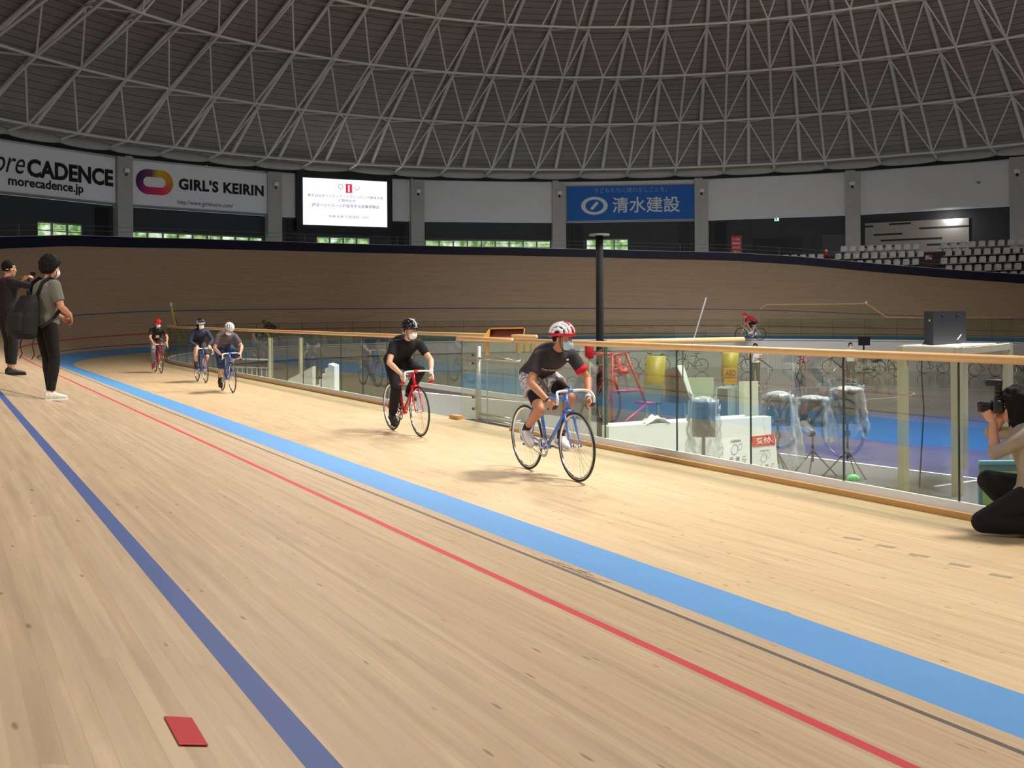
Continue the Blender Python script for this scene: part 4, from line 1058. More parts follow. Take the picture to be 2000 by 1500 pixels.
        for i in range(33):
            a = 2*pi*i/32; x,y = cos(a),sin(a); zz = -.010-.022*max(0,-x)
            k = 1.0+.0; row = [c+f*a_*x*k*(1.06 if x < 0 else 1.03)+sd*b_*y*k*1.02+u*(zz+dz) for dz in (-.016,.0,.018)]; P.append(row); O.append([(c-p_)*.10 for p_ in row])
        mb.shell(P,O); mb.build('helmet_rim', rim_c or cols[0], ho, True, local=True)
        for q in (1,-1):
            mb = MB(); C_ = s.J['C']; mb.path([C_+sd*q*.088+u*.035+f*.03, C_+sd*q*.082-u*.05+f*.022, C_+sd*q*.05-u*.108+f*.03, C_-u*.124+f*.04], .005, 6, ups=(0,0,1)); mb.build('chin_strap', m_black, ho, True, local=True)
def _xf(self, r): return self
MB.xf = _xf
# ------------------------------------------------------------------ riders
RT = V((cos(PSI),-sin(PSI),0)); AW = V((sin(PSI),cos(PSI),0))
def fabric(name, rgb, rough=.9, na=.08, b=.35, bs=22): return mat(name, rgb, rough, noise_amt=na, nscale=18, bump=b, bscale=bs)
def yaw_m(loc, f, scale=1.0, lean=0.0):
    f = V(f).normalized(); return M4.Translation(loc) @ M4.Rotation(atan2(f.y,f.x),4,'Z') @ M4.Rotation(lean,4,'X') @ M4.Scale(scale,4)
def rider_pose(crank, B=(.25,0,1.235), Mx=(.00,0,1.16), C=(.345,0,1.365), hf=(1,0,-.08), hu=(0,0,1), grip='drop', sh=.185, roll=0):
    J = dict(P=(-.175,0,.985), M=Mx, B=B, C=C, hf=hf, hu=hu)
    B = V(B)
    for q,s in (('L',1),('R',-1)):
        J['H'+q] = V((-.155,s*.085,.965))
        pa = V((cos(crank),0,sin(crank)))*.168*(1 if s < 0 else -1)
        ped = V((0,s*.125,.275))+pa
        back = max(0,-pa.x/.168); pitch = radians(-14-24*back-8*max(0,-pa.z/.168))
        d = V((cos(pitch),s*.05,sin(pitch))); u = V((-sin(pitch),0,cos(pitch)))
        A = ped+u*.012-d*.125+u*.085; J['A'+q] = A; J['F'+q] = d; J['U'+q] = u
        J['K'+q] = two_bone(J['H'+q], A, .44, .435, (1,s*.14,.35))
        S_ = B+V((-.035,s*sh,-.045)); J['S'+q] = S_
        if grip == 'drop': w = V((.452,s*.222,.775)); J['hd'+q] = V((.75,-s*.04,-.62)); J['hn'+q] = V((-.2,-s*.85,-.45)); J['hc'+q] = 1.0
        elif grip == 'hook': w = V((.50,s*.215,.84)); J['hd'+q] = V((.72,-s*.02,-.68)); J['hn'+q] = V((-.3,-s*.85,-.3)); J['hc'+q] = .95
        elif grip == 'hood': w = V((.49,s*.195,.905)); J['hd'+q] = V((.9,s*.02,-.35)); J['hn'+q] = V((-.2,-s*.6,-.75)); J['hc'+q] = .85
        else: w = V((.435,s*.15,.925)); J['hd'+q] = V((.8,s*.15,-.5)); J['hn'+q] = V((-.45,0,-.85)); J['hc'+q] = 1.0
        J['W'+q] = w; J['E'+q] = two_bone(S_, w, .285, .262, (-.15,s*.8,-.45))
    return J
def rider_at(px, scale, f=(0,-1,0), wheel='front', lean=0.0, z=0.0):
    p = at_z(px[0],px[1],z); f = V(f).normalized(); return yaw_m(p-f*((.575 if wheel == 'front' else .08)*scale), f, scale, lean)
def strokes(P_, m, t, n, w_, h_, name='print', grow=.045, seed=1, par=None):
    """short strokes of a faded print across the chest"""
    rn = random.Random(seed); c = P_.spine(t); tn = (P_.spine(t+.02)-P_.spine(t-.02)).normalized(); sd = P_.side1; fr = sd.cross(tn).normalized(); mb = MB()
    for i in range(n):
        x = (i/(n-1)-.5)*w_; k = sqrt(max(0,1-(x/.20)**2)); p = c+sd*x+fr*(.118*k+grow)+tn*rn.uniform(-.006,.006)
        mb.box(p, (w_/n*.8,.004,h_*rn.uniform(.6,1.1)), M4.Translation((0,0,0)) @ mat3(sd,fr,tn) @ M4.Rotation(rn.uniform(-.5,.5),4,'Y'))
    return mb.build(name, m, par or P_.r, local=True)
def mat3(x,y,z):
    m = M4.Identity(4)
    for i,v in enumerate((x,y,z)):
        for j in range(3): m[j][i] = v[j]
    return m
K_white, K_red, K_blk = mat('helmet_white',(236,236,236),.2), mat('helmet_red',(208,28,44),.2), mat('helmet_black',(30,30,34),.15)
K_navy, K_silver = mat('helmet_navy',(34,44,62),.2), mat('helmet_silver',(190,194,198),.25)
# 1: blue bicycle in front
m1 = rider_at((1128,941), 1.03, lean=radians(1.5))
bike('blue road bicycle with white drop bars ridden nearest to the camera', m1, (84,126,204), (44,42,44), (226,226,222), crank=radians(172))
J = rider_pose(radians(172), hf=(1,.52,-.06), C=(.345,.015,1.365))
p1 = Person('rider in red and white helmet, blue mask and patterned shorts on the front bicycle', m1, J, (188,128,92), .0062)
s1 = p1.shirt(fabric('tee_charcoal',(50,47,50)), .33)
mb = MB(); a,e = p1.J['SL'],p1.J['EL']; mb.path([a.lerp(e,.50),a.lerp(e,.70)],[.066,.067],16); mb.build('sleeve_cuff', fabric('cuff_red',(204,26,44)), s1, True, local=True)
strokes(p1, mat('print_cream',(226,214,184),.8), .70, 13, .27, .018, 'chest_print', .026, 3, s1)
strokes(p1, mat('print_red',(150,40,50),.8), .62, 7, .2, .02, 'chest_print', .024, 5, s1)
c = p1.spine(.8); mb = MB(); mb.box(c+V((.13,.10,-.05)),(.004,.022,.014)); mb.build('small_logo', m_white, s1, local=True)
ms = bpy.data.materials.new('shorts_marbled_grey'); ms.use_nodes = True; t = NT(ms); b = ms.node_tree.nodes['Principled BSDF']; tc = t.n('ShaderNodeTexCoord'); n1 = t.n('ShaderNodeTexNoise'); n1.inputs['Scale'].default_value = 16; n1.inputs['Detail'].default_value = 5; n1.inputs['Distortion'].default_value = 1.5; t.l(tc.outputs['Object'], n1.inputs['Vector']); rp = t.n('ShaderNodeValToRGB'); t.l(n1.outputs['Fac'], rp.inputs[0]); rp.color_ramp.elements[0].position = .4; rp.color_ramp.elements[0].color = lin((120,112,112)); rp.color_ramp.elements[1].position = .58; rp.color_ramp.elements[1].color = lin((214,206,204)); t.l(rp.outputs[0], b.inputs['Base Color']); b.inputs['Roughness'].default_value = .9
p1.bottoms(fabric('tights_black',(16,15,16)), .40, .010, name='tights'); p1.bottoms(ms, .255, .030, .05, name='shorts', t1=.16)
p1.shoes(mat('shoe_white_red',(232,226,224),.5), mat('sole_white',(224,214,208),.5), fabric('sock_black',(30,28,30)))
p1.mask(m_maskb); p1.helmet([K_white,K_white,K_white,K_red,K_white,K_white,K_white], K_red); p1.hair(n=90, r=(.012,.016))
mb = MB(); w_,e_ = p1.J['WL'],p1.J['EL']; mb.path([w_.lerp(e_,.02),w_.lerp(e_,.12)],[.031,.031],14); mb.build('wristband', mat('wristband_pale_blue',(190,216,236),.6), p1.r, True, local=True)
mb = MB(); w_,e_ = p1.J['WR'],p1.J['ER']; mb.path([w_.lerp(e_,.04),w_.lerp(e_,.09)],[.030,.030],14); mb.build('bracelet', m_black, p1.r, True, local=True)
# 2: red bicycle, black clothes
m2 = rider_at((821,852.6), 1.02, lean=radians(1.5))
bike('red road bicycle with white drop bars and red grips under the rider in black', m2, (206,24,46), (204,30,50), (232,226,218), crank=radians(-104))
J = rider_pose(radians(-104), B=(.22,0,1.265), Mx=(-.02,0,1.17), C=(.315,.01,1.405), hf=(1,.34,-.1), grip='hook')
p2 = Person('rider in black helmet, white mask, black shirt and long black trousers on the red bicycle', m2, J, (214,166,134), .0068, slim=1.06)
s2 = p2.shirt(fabric('tee_black',(17,16,18)), .30); p2.bottoms(fabric('trousers_black',(15,14,15)), .97, .018, .006)
mb = MB(); a,e = p2.J['SL'],p2.J['EL']; mb.ell(a.lerp(e,.4)+V((.045,.05,0)),(.008,0,0),(0,.008,0),(0,0,.01)); mb.build('sleeve_logo', m_white, s2, local=True)
p2.shoes(mat('shoe_black',(34,32,34),.6), m_black); p2.mask(m_maskw); p2.helmet([K_blk]*3+[K_silver]+[K_blk]*3, K_blk); p2.hair(n=90, r=(.011,.015))
mb = MB(); w_,e_ = p2.J['WL'],p2.J['EL']; mb.path([w_.lerp(e_,.02),w_.lerp(e_,.14)],[.031,.031],14); mb.build('wristband', MATS['wristband_pale_blue'], p2.r, True, local=True)
# 3: white helmet, head bowed
m3 = rider_at((455,767), .98, lean=radians(2))
bike('blue road bicycle with white bars under the rider whose head is bowed', m3, (52,98,196), (36,34,36), (228,224,218), crank=radians(-98))
J = rider_pose(radians(-98), B=(.22,0,1.27), Mx=(-.03,0,1.18), C=(.335,.02,1.385), hf=(1,.12,-.62), hu=(.3,.25,1), grip='hook')
p3 = Person('rider in white helmet with bowed head, dark purple grey shirt and blue denim shorts', m3, J, (206,154,122), .0085, slim=1.1)
s3 = p3.shirt(fabric('tee_plum',(92,82,92)), .36); p3.bottoms(fabric('denim_blue',(40,60,102)), .60, .024, .012, name='denim_shorts')
strokes(p3, mat('print_ochre',(166,134,92),.8), .68, 9, .2, .04, 'chest_print', .03, 8, s3)
p3.shoes(mat('shoe_charcoal',(44,42,48),.6), m_black, fabric('sock_charcoal',(40,38,42))); p3.mask(m_maskw); p3.helmet([K_white]*7, K_silver); p3.hair(n=90, r=(.011,.015))
for q in 'LR':
    mb = MB(); hd = p3.J['hd'+q].normalized(); mb.ell(p3.J['W'+q]+hd*.05, hd*.06, V((0,.05,0)), hd.cross(V((0,1,0)))*.03, 12, 8); mb.build('glove', m_matblack, p3.r, True, local=True)
# 4: navy long sleeves
m4 = rider_at((402,747.6), .98, lean=radians(2))
bike('blue road bicycle under the rider in navy long sleeves', m4, (60,96,184), (228,228,228), (214,214,214), crank=radians(25))
J = rider_pose(radians(25), B=(.15,0,1.32), Mx=(-.07,0,1.18), C=(.215,.01,1.47), hf=(1,.18,-.06), grip='tops')
p4 = Person('rider in dark helmet, white mask and navy long sleeves, hands on the bar tops', m4, J, (212,166,136), .0085, slim=.93)
s4 = p4.shirt(fabric('sweater_navy',(48,54,80)), .97); 
mb = MB(); p4.torso(mb, .0, .9, .027, .004); remesh(mb, 'vest', fabric('vest_dark',(34,34,44)), p4.r, .011, 3, .45)
p4.bottoms(fabric('shorts_dark_olive',(62,56,50)), .47, .022, .02, name='shorts'); p4.shoes(mat('shoe_dark_red',(64,40,46),.6), m_black, fabric('sock_skin',(80,60,60)))
p4.mask(m_maskw); p4.helmet([K_silver,K_navy,K_blk,K_navy,K_blk,K_navy,K_silver], K_silver); p4.hair(n=120, r=(.014,.02), long_=.09)
# 5: red helmet furthest
m5 = rider_at((315,729), .97, lean=radians(1))
bike('red road bicycle furthest back in the row of riders', m5, (184,40,58), (34,34,36), (214,212,208), crank=radians(-96))
J = rider_pose(radians(-96), B=(.15,0,1.325), Mx=(-.08,0,1.18), C=(.215,0,1.475), hf=(1,.1,-.08), grip='hood')
p5 = Person('rider in red helmet and grey trousers, furthest back of the five', m5, J, (204,152,120), .009, slim=.9)
s5 = p5.shirt(fabric('tee_black_red',(36,30,34)), .33); strokes(p5, mat('print_crimson',(176,34,60),.8), .45, 6, .16, .08, 'chest_print', .032, 2, s5)
p5.bottoms(fabric('trousers_grey',(134,126,140)), .95, .02, .004); p5.shoes(mat('shoe_red',(206,60,66),.6), m_white); p5.mask(m_maskw); p5.helmet([K_red]*7, K_red); p5.hair(n=80, r=(.011,.015))
mb = MB(); c = p5.spine(.35)+V((.19,0,-.02)); mb.rbox(c,(.012,.10,.075),.004); lo = mb.build('name_tag', mat('tag_beige',(206,200,168),.5), p5.r, local=True)
mb = MB(); B_ = p5.J['B']; mb.path([B_+V((.05,.06,.02)),p5.spine(.6)+V((.155,.03,0)),c+V((0,0,.04)),p5.spine(.6)+V((.155,-.03,0)),B_+V((.05,-.06,.02))],.006,6); mb.build('lanyard', m_white, lo, local=True)
# far riders
m6 = rider_at((527,676), 1.0, f=-RT+AW*.05, wheel='mid')
bike('dark bicycle ridden round the far bend, mostly hidden by the glass railing', m6, (60,60,64), crank=radians(60), spokes=16)
J = rider_pose(radians(60), B=(.27,0,1.20), Mx=(-.01,0,1.18), C=(.40,0,1.29))
p6 = Person('rider in green helmet and black kit crouched low on the far bend', m6, J, (196,146,116), .011)
p6.shirt(fabric('kit_black',(16,16,20)), .4); p6.bottoms(MATS['kit_black'], .45, .012, name='cycling_shorts'); p6.shoes(m_white); kg = mat('helmet_green',(96,170,92),.3); p6.helmet([kg]*7, kg)
m7 = rider_at((1466,664.5), 1.05, f=-RT+AW*.06, wheel='mid', z=.12)
bike('white track bicycle ridden along the far blue band', m7, (220,222,220), crank=radians(200), spokes=16, rimc=m_black)
J = rider_pose(radians(200), B=(.27,0,1.20), Mx=(-.01,0,1.18), C=(.40,0,1.30))
p7 = Person('rider in red helmet and red jersey with black shorts on the far blue band', m7, J, (196,146,116), .011)
p7.shirt(fabric('jersey_red',(186,48,64)), .4); p7.bottoms(MATS['kit_black'], .45, .012, name='cycling_shorts'); p7.shoes(m_white); p7.helmet([K_red]*7, K_red)
# ------------------------------------------------------------------ people standing
def bank_z(x): return zb+(XB-x)*tan(B1) if x < XB else 0
def stand_pose(w, fr, feet, arms, hf=(1,0,0), lean=0.0):
    J = dict(P=(0,0,.95), M=(-.015+lean*.4,0,1.19), B=(lean,0,1.44), C=(lean+.04,0,1.595), hf=hf, hu=(0,0,1))
    for q,s in (('L',1),('R',-1)):
        J['H'+q] = V((0,s*.088,.92)); J['A'+q] = V(feet[q]); J['F'+q] = V((1,s*.22,0)); J['K'+q] = two_bone(J['H'+q], J['A'+q], .43, .425, (1,s*.1,0))
        J['S'+q] = V((lean-.01,s*.185,1.39)); J['W'+q] = V(arms[q][0]); J['E'+q] = two_bone(J['S'+q], J['W'+q], .285, .26, arms[q][1]); J['hd'+q], J['hn'+q], J['hc'+q] = V(arms[q][2]), V(arms[q][3]), arms[q][4]
    return J
def on_track(px): return on_bank(*px)[0]
def tilt_feet(J, mtx, sc):
    for q in 'LR':
        wp = mtx @ J['A'+q]; J['A'+q] = J['A'+q]+V((0,0,(bank_z(wp.x)-mtx.translation.z)/sc))
        J['K'+q] = two_bone(J['H'+q], J['A'+q], .43, .425, (1,.1 if q == 'L' else -.1,0))
fp = on_track((90,780)); f8 = RT*.62+AW*.78; dpt = (fp-EYE).dot(AW)
sc8 = 285*dpt/FPX/1.78
m8 = yaw_m(fp, f8, sc8)
J = stand_pose(0,0,{'L':(.10,.07,.085),'R':(.02,-.07,.085)},{'L':((.24,.05,1.00),(-.4,.5,-.4),(.6,-.5,-.5),(-.3,-.7,-.4),.5),'R':((.25,-.12,1.03),(-.5,-.7,-.5),(.45,.35,-.85),(-.5,.3,-.5),.45)}, hf=(1,-.05,.02), lean=.03)
tilt_feet(J, m8, sc8)
p8 = Person('man with bushy black hair and a black backpack standing on the boards at the left', m8, J, (198,140,108), .0068)
p8.shirt(fabric('shirt_olive_grey',(112,112,102)), .36, t0=-.09, grow=.03, hem=.02); p8.bottoms(fabric('jeans_black',(16,15,16)), .96, .014); p8.shoes(mat('shoe_canvas_white',(232,228,214),.7), m_white); p8.mask(m_maskw); p8.hair(n=190, r=(.036,.052), top=.014)
mb = MB(); C_ = p8.J['C']
for q in (1,-1): mb.path([C_+V((.088,q*.012,.012)),C_+V((.09,q*.035,.012)),C_+V((.06,q*.07,.012)),C_+V((-.01,q*.08,.0))],.0025,5)
mb.build('glasses', m_steel, p8.r, local=True)
bp8 = thing('backpack','large black backpack worn by the man with bushy hair','backpack', mtx=m8)
mb = MB(); mb.loft([(V((-.27,0,.74)),V((0,.15,0)),V((.09,0,0))),(V((-.28,0,.80)),V((0,.19,0)),V((.13,0,0))),(V((-.27,0,.98)),V((0,.19,0)),V((.125,0,0))),(V((-.235,0,1.16)),V((0,.17,0)),V((.10,0,0))),(V((-.205,0,1.27)),V((0,.13,0)),V((.06,0,0)))],20,3); remesh(mb,'pack_body', fabric('nylon_black',(13,12,14),.8), bp8, .010, 4, .5)
mb = MB(); mb.loft([(V((-.39,0,.79)),V((0,.13,0)),V((.05,0,0))),(V((-.39,0,.85)),V((0,.15,0)),V((.07,0,0))),(V((-.375,0,1.02)),V((0,.14,0)),V((.06,0,0))),(V((-.34,0,1.08)),V((0,.11,0)),V((.03,0,0)))],18,3); remesh(mb,'front_pocket', MATS['nylon_black'], bp8, .010, 4, .5)
for q in (1,-1):
    mb = MB(); mb.path([V((-.16,q*.09,1.25)),V((-.10,q*.115,1.42)),V((-.01,q*.125,1.485)),V((.10,q*.125,1.42)),V((.135,q*.13,1.28)),V((.10,q*.17,1.10)),V((-.05,q*.20,.95)),V((-.17,q*.19,.88))],.024,8,flat=.35,ups=(0,1,0)); mb.build('shoulder_strap', MATS['nylon_black'], bp8, True, local=True)
for q,yy in ((0,-.17),(1,.12)):
    mb = MB(); mb.path([V((-.24,yy,.75)),V((-.27,yy-.02,.66)),V((-.24,yy-.01,.56)),V((-.27,yy,.50))],.006,6); mb.build('loose_strap', MATS['nylon_black'], bp8, local=True)
mb = MB(); mb.path([V((-.21,-.03,1.27)),V((-.22,-.02,1.32)),V((-.22,.02,1.32)),V((-.21,.03,1.27))],.009,6); mb.build('top_handle', MATS['nylon_black'], bp8, local=True)
fp = on_track((14,731)); f9 = RT*.62+AW*.78; dpt = (fp-EYE).dot(AW); sc9 = 224*dpt/FPX/1.74
m9 = yaw_m(fp, f9, sc9)
J = stand_pose(0,0,{'L':(.10,.11,.085),'R':(.02,-.11,.085)},{'L':((.29,.07,1.46),(0,.7,-.7),(.5,-.6,.3),(0,-.5,-.6),.5),'R':((.27,-.18,1.46),(0,-.9,-.5),(.55,.55,.3),(0,.6,-.5),.45)}, hf=(1,-.12,.02))
tilt_feet(J, m9, sc9)
p9 = Person('man in black sweater and black trousers at the left edge holding up a phone', m9, J, (196,142,112), .008)
p9.shirt(fabric('sweater_black',(22,21,24)), .93, t0=-.05, grow=.026); p9.bottoms(fabric('trousers_charcoal',(26,25,27)), .90, .02); p9.shoes(mat('shoe_dark_grey',(44,43,40),.6), m_black); p9.hair(n=170, r=(.012,.018))
mb = MB(); mb.loft([(p9.J['B']+V((-.01,0,-.02)),V((0,.085,0)),V((.075,0,0))),(p9.J['B']+V((.0,0,.035)),V((0,.062,0)),V((.062,0,0)))],16); mb.build('collar', fabric('collar_maroon',(120,30,52)), p9.r, True, local=True)
mb = MB(); mb.box(p9.J['C']+V((-.005,0,-.005)),(.15,.156,.006)); mb.build('mask_cord', m_white, p9.r, local=True)
ph = thing('phone','black phone held up sideways by the man at the left edge','phone', mtx=m9 @ M4.Translation((.385,-.06,1.52)))
mb = MB(); mb.rbox((0,0,0),(.010,.155,.076),.004); mb.build('phone_body', m_black, ph, local=True); mb = MB(); mb.rbox((.007,.055,.018),(.004,.03,.03),.003); mb.build('lens_bump', m_darker, ph, local=True); mb = MB(); mb.box((-.0055,0,0),(.001,.145,.068)); mb.build('display', mat('phone_display',(36,40,46),.1), ph, local=True)
# kneeling photographer
fp = at_z(2022,1046,0); f10 = -RT*.93+AW*.36; m10 = yaw_m(fp, f10, 1.0)
J = dict(P=(-.02,0,.33), M=(-.03,0,.56), B=(.06,0,.80), C=(.125,0,.945), hf=(1,.0,-.02), hu=(0,0,1))
J['HL'] = V((0,.09,.31)); J['HR'] = V((0,-.09,.31)); J['KL'] = V((.36,.12,.10)); J['AL'] = V((-.10,.14,.10)); J['FL'] = V((-1,.0,-.25)); J['UL'] = V((-.2,0,-1)).normalized()*-1
J['KR'] = V((.31,-.12,.37)); J['AR'] = V((.06,-.15,.09)); J['FR'] = V((1,-.1,0))
for q,s in (('L',1),('R',-1)):
    J['S'+q] = V((.045,s*.17,.75)); 
J['WL'] = V((.28,.03,.83)); J['EL'] = two_bone(J['SL'],J['WL'],.27,.25,(.25,.45,-1)); J['hdL'] = V((.45,-.2,.7)); J['hnL'] = V((.2,-.6,.5)); J['hcL'] = .5
J['WR'] = V((.20,-.10,.86)); J['ER'] = two_bone(J['SR'],J['WR'],.27,.25,(.1,-.8,-.7)); J['hdR'] = V((.6,.3,.4)); J['hnR'] = V((.2,.6,.2)); J['hcR'] = .7
p10 = Person('person with long black hair kneeling at the right edge, cream blouse and black trousers', m10, J, (198,142,112), .0065)
p10.shirt(fabric('blouse_cream',(150,138,124), b=.5, bs=9), .62, t0=-.02, grow=.034, hem=.03); p10.bottoms(fabric('trousers_jet',(13,12,13)), .97, .028, .0); p10.shoes(m_black, m_black); p10.hair(n=170, r=(.026,.038), long_=.19, top=.004, fx=.66)
cm = thing('camera','black camera with a flash on top held by the kneeling person','camera', mtx=m10 @ M4.Translation((.245,-.01,.945)))
mb = MB(); mb.rbox((0,0,0),(.075,.14,.095),.014); mb.rbox((0,0,.05),(.06,.06,.04),.012); mb.rbox((.01,-.065,-.005),(.085,.03,.09),.012); mb.build('camera_body', m_black, cm, True, local=True)
mb = MB(); mb.path([(.03,0,-.004),(.06,0,-.004),(.065,0,-.004),(.10,0,-.004),(.105,0,-.004),(.14,0,-.004)],[.036,.036,.039,.039,.043,.043],20); mb.build('lens', m_black, cm, True, local=True)
mb = MB(); mb.tube((.14,0,-.004),(.142,0,-.004),.038,n=20); mb.build('lens_glass', mat('lens_glass_dark',(24,26,40),.05), cm, local=True)
mb = MB(); mb.rbox((0,0,.085),(.045,.045,.035),.008); mb.rbox((.0,0,.13),(.05,.06,.06),.01); mb.rbox((.03,0,.175),(.12,.065,.048),.01); mb.build('flash', m_black, cm, True, local=True)
# staff on the court
def staff(px, top, label, shirt_c, trou_c, hf, f, mask, arms, hair=True):
    fp = at_z(px[0],px[1],FLOOR); d = (fp-EYE).dot(AW); sc = (px[1]-top)*d/FPX/1.74; m = yaw_m(fp, f, sc)
    J = stand_pose(0,0,{'L':(.02,.11,.085),'R':(.0,-.11,.085)},arms, hf=hf)
    p = Person(label, m, J, (190,136,108), .011); p.shirt(fabric('polo_%d'%shirt_c[0],shirt_c), .3, t0=-.06, grow=.026); p.bottoms(fabric('slacks_%d'%trou_c[0],trou_c), .95, .022); p.shoes(m_black, m_white); p.hair(n=120, r=(.012,.02))
    if mask: p.mask(m_maskw)
    return p
aw = {'L':((.28,.12,1.12),(-.3,.6,-.5),(.8,-.4,.1),(0,-.6,-.6),.5),'R':((.28,-.12,1.12),(-.3,-.6,-.5),(.8,.4,.1),(0,.6,-.6),.5)}
ad = {'L':((.06,.26,.88),(-.6,.5,0),(.1,.05,-1),(0,-1,0),.4),'R':((.06,-.26,.88),(-.6,-.5,0),(.1,-.05,-1),(0,1,0),.4)}
staff((1476,752),670,'person in white polo shirt and dark trousers standing on the court, holding a pole',(226,228,232),(66,62,60),(1,-.2,-.3),-AW*.9-RT*.4,False,aw)
staff((1661,749),668.5,'masked person in white shirt and olive trousers standing among the parked bicycles',(224,226,230),(86,84,72),(1,0,0),-AW,True,ad)
# ------------------------------------------------------------------ things on the court
PZ = V((0,0,1))
def gpt(x,y): return at_z(x,y,FLOOR)
def base_thing(name,label,cat,p,group=None): return thing(name,label,cat,(p.x,p.y,FLOOR),None,group)
# pole held by the staff member
pa_, pb_ = gpt(1509,720), gpt(1471,740); pp = thing('long_pole','long dark pole slanting down from the hands of the person on the court','pole', pa_)
mb = MB(); hp = at_d(1470,692,(gpt(1476,752)-EYE).dot(AW)-.25); mb.tube(pa_+PZ*.02, hp, .03,.025); mb.build('shaft', m_darker, pp)
# tall black pole
d_ = 16.2; top = at_d(1170.5,455,d_); pl = base_thing('light_pole','tall thick black pole with a flat plate on top behind the front rider','pole', top)
mb = MB(); mb.tube((top.x,top.y,FLOOR),(top.x,top.y,top.z-.04),.056,n=16); mb.build('shaft', m_poleblk, pl, True)
mb = MB(); mb.tube((top.x,top.y,top.z-.04),(top.x,top.y,top.z-.015),.15,n=20); mb.build('top_plate', m_grey, pl); mb = MB(); mb.tube((top.x,top.y,FLOOR),(top.x,top.y,FLOOR+.05),.26,.24,20); mb.build('foot_plate', m_black, pl)
# slanted white pole and yellow pole
a = at_d(1379,582,40); b_ = at_d(1352,672,40); q = b_+(b_-a)*((FLOOR-b_.z)/(b_.z-a.z)); 
sp_ = base_thing('slanted_pole','thin grey white pole leaning above the handrails in the middle of the infield','pole', q); mb = MB(); mb.tube(q,a,.028); mb.build('shaft', mat('pole_grey_white',(150,147,142),.6), sp_); mb = MB(); mb.tube(a,a+(a-b_)*.015,.035,n=10); mb.build('cap', m_grey, sp_)
a = at_d(334,598,46); b_ = at_d(343,640,46); yp_ = thing('yellow_pole','yellow wooden post with a white knob beside the start of the bend','post', at_d(349,668,46))
mb = MB(); mb.tube(at_d(349,668,46),a,.055); mb.build('shaft', mat('post_yellow',(206,190,120),.5), yp_); mb = MB(); mb.ell(a+PZ*.05,(.06,0,0),(0,.06,0),(0,0,.12)); mb.build('knob', m_white, yp_); mb = MB(); mb.tube(a-PZ*.1,at_d(358,660,46),.02); mb.build('brace', mat('brace_brown',(110,92,60),.6), yp_)
# beige stand with white top sheet and black monitor case
def post(mb,x,y0,d,w=.14):
    p = at_d(x,y0,d); mb.box((p.x,p.y,(p.z+FLOOR)/2),(w,w,p.z-FLOOR)); return p
std = base_thing('timber_stand','tall beige stand of square posts behind the railing carrying a black case','stand', at_d(1815,700,20))
tops_ = []
for x,y0,d in ((1763,676,20),(1868,679,19.4),(1968,670,22.5),(1880,671,23)):
    mb = MB(); tops_.append(post(mb,x,y0,d)); mb.build('post', m_beige, std)
for i,j in ((0,1),(1,2),(2,3),(3,0)):
    mb = MB(); a,b_ = tops_[i],tops_[j]; dv = (b_-a).normalized(); s_ = dv.cross(PZ).normalized()*.06; mb.prism([a-s_-PZ*.13,b_-s_-PZ*.13,b_+s_-PZ*.13,a+s_-PZ*.13],PZ*.12); mb.build('beam', m_beige, std)
mb = MB(); mb.prism([tops_[0]+PZ*.0,tops_[1],tops_[2]-(tops_[2]-tops_[1])*.25,tops_[3]-(tops_[3]-tops_[0])*.2],PZ*.02); mb.build('top_sheet', m_white, std)
bx = thing('monitor_case','big black flat case standing on the tall beige stand','case', tops_[0]+PZ*.02)
c1,c2,c3 = at_d(1805,672,20.6),at_d(1823,674.5,19.9),at_d(1887,664,21.6)
hh = V((0,0,(674.5-607.5)*19.9/FPX)); z_ = tops_[1].z+.024
P = [V((c.x,c.y,z_)) for c in (c1,c2,c3)]; P.append(P[0]+P[2]-P[1]); mb = MB(); mb.prism(P,hh); mb.build('case_body', mat('case_dark_grey',(31,31,34),.6), bx)
e2 = (P[2]-P[1]).normalized(); nn = e2.cross(PZ)
if nn.dot(EYE-P[1]) < 0: nn = -nn
for f_ in (.25,.7):
    mb = MB(); mb.rbox(P[1]+e2*(P[2]-P[1]).length*f_+hh*.86+nn*.012,(.05,.05,.03),.006); mb.build('latch', m_black, bx)
mb = MB(); mb.tube(P[1]+e2*(P[2]-P[1]).length*.68+hh*.12+nn*.02,P[1]+e2*(P[2]-P[1]).length*.8+hh*.26+nn*.02,.012); mb.build('handle', m_steel, bx)
e1 = (P[1]-P[0]).normalized(); n1_ = e1.cross(PZ); n1_ = -n1_ if n1_.dot(EYE-P[0]) < 0 else n1_
mb = MB(); cc = P[0]+(P[1]-P[0])*.65+hh*.73+n1_*.004; mb.prism([cc-e1*.05-PZ*.018,cc+e1*.05-PZ*.018,cc+e1*.05+PZ*.018,cc-e1*.05+PZ*.018],n1_*.003); mb.build('yellow_sticker', mat('sticker_yellow',(226,196,60),.5), bx)
mb = MB(); pq = P[0]+(P[1]-P[0])*.3; mb.path([pq+hh*.1+n1_*.02,pq+n1_*.08,pq+n1_*.1-PZ*.5,pq+n1_*.06-PZ*1.2,V((pq.x,pq.y,FLOOR))+n1_*.15],.014,6); mb.build('cable', m_black, bx)
# small black monitor on a stand
p = gpt(1687,728); mn = base_thing('monitor','black monitor on a thin black stand by the far wall','monitor', p); d = (p-EYE).dot(AW); c = at_d(1687,666,d); k = d/FPX
mb = MB(); mb.prism([c-RT*11*k-PZ*8.5*k,c+RT*11*k-PZ*8.5*k,c+RT*11*k+PZ*8.5*k,c-RT*11*k+PZ*8.5*k],-AW*.12); mb.build('screen_back', m_black, mn); mb = MB(); mb.tube(p,c,.04); mb.build('stand_pole', m_black, mn); mb = MB(); mb.tube(p,p+PZ*.04,.4,.36,16); mb.build('base', m_black, mn)
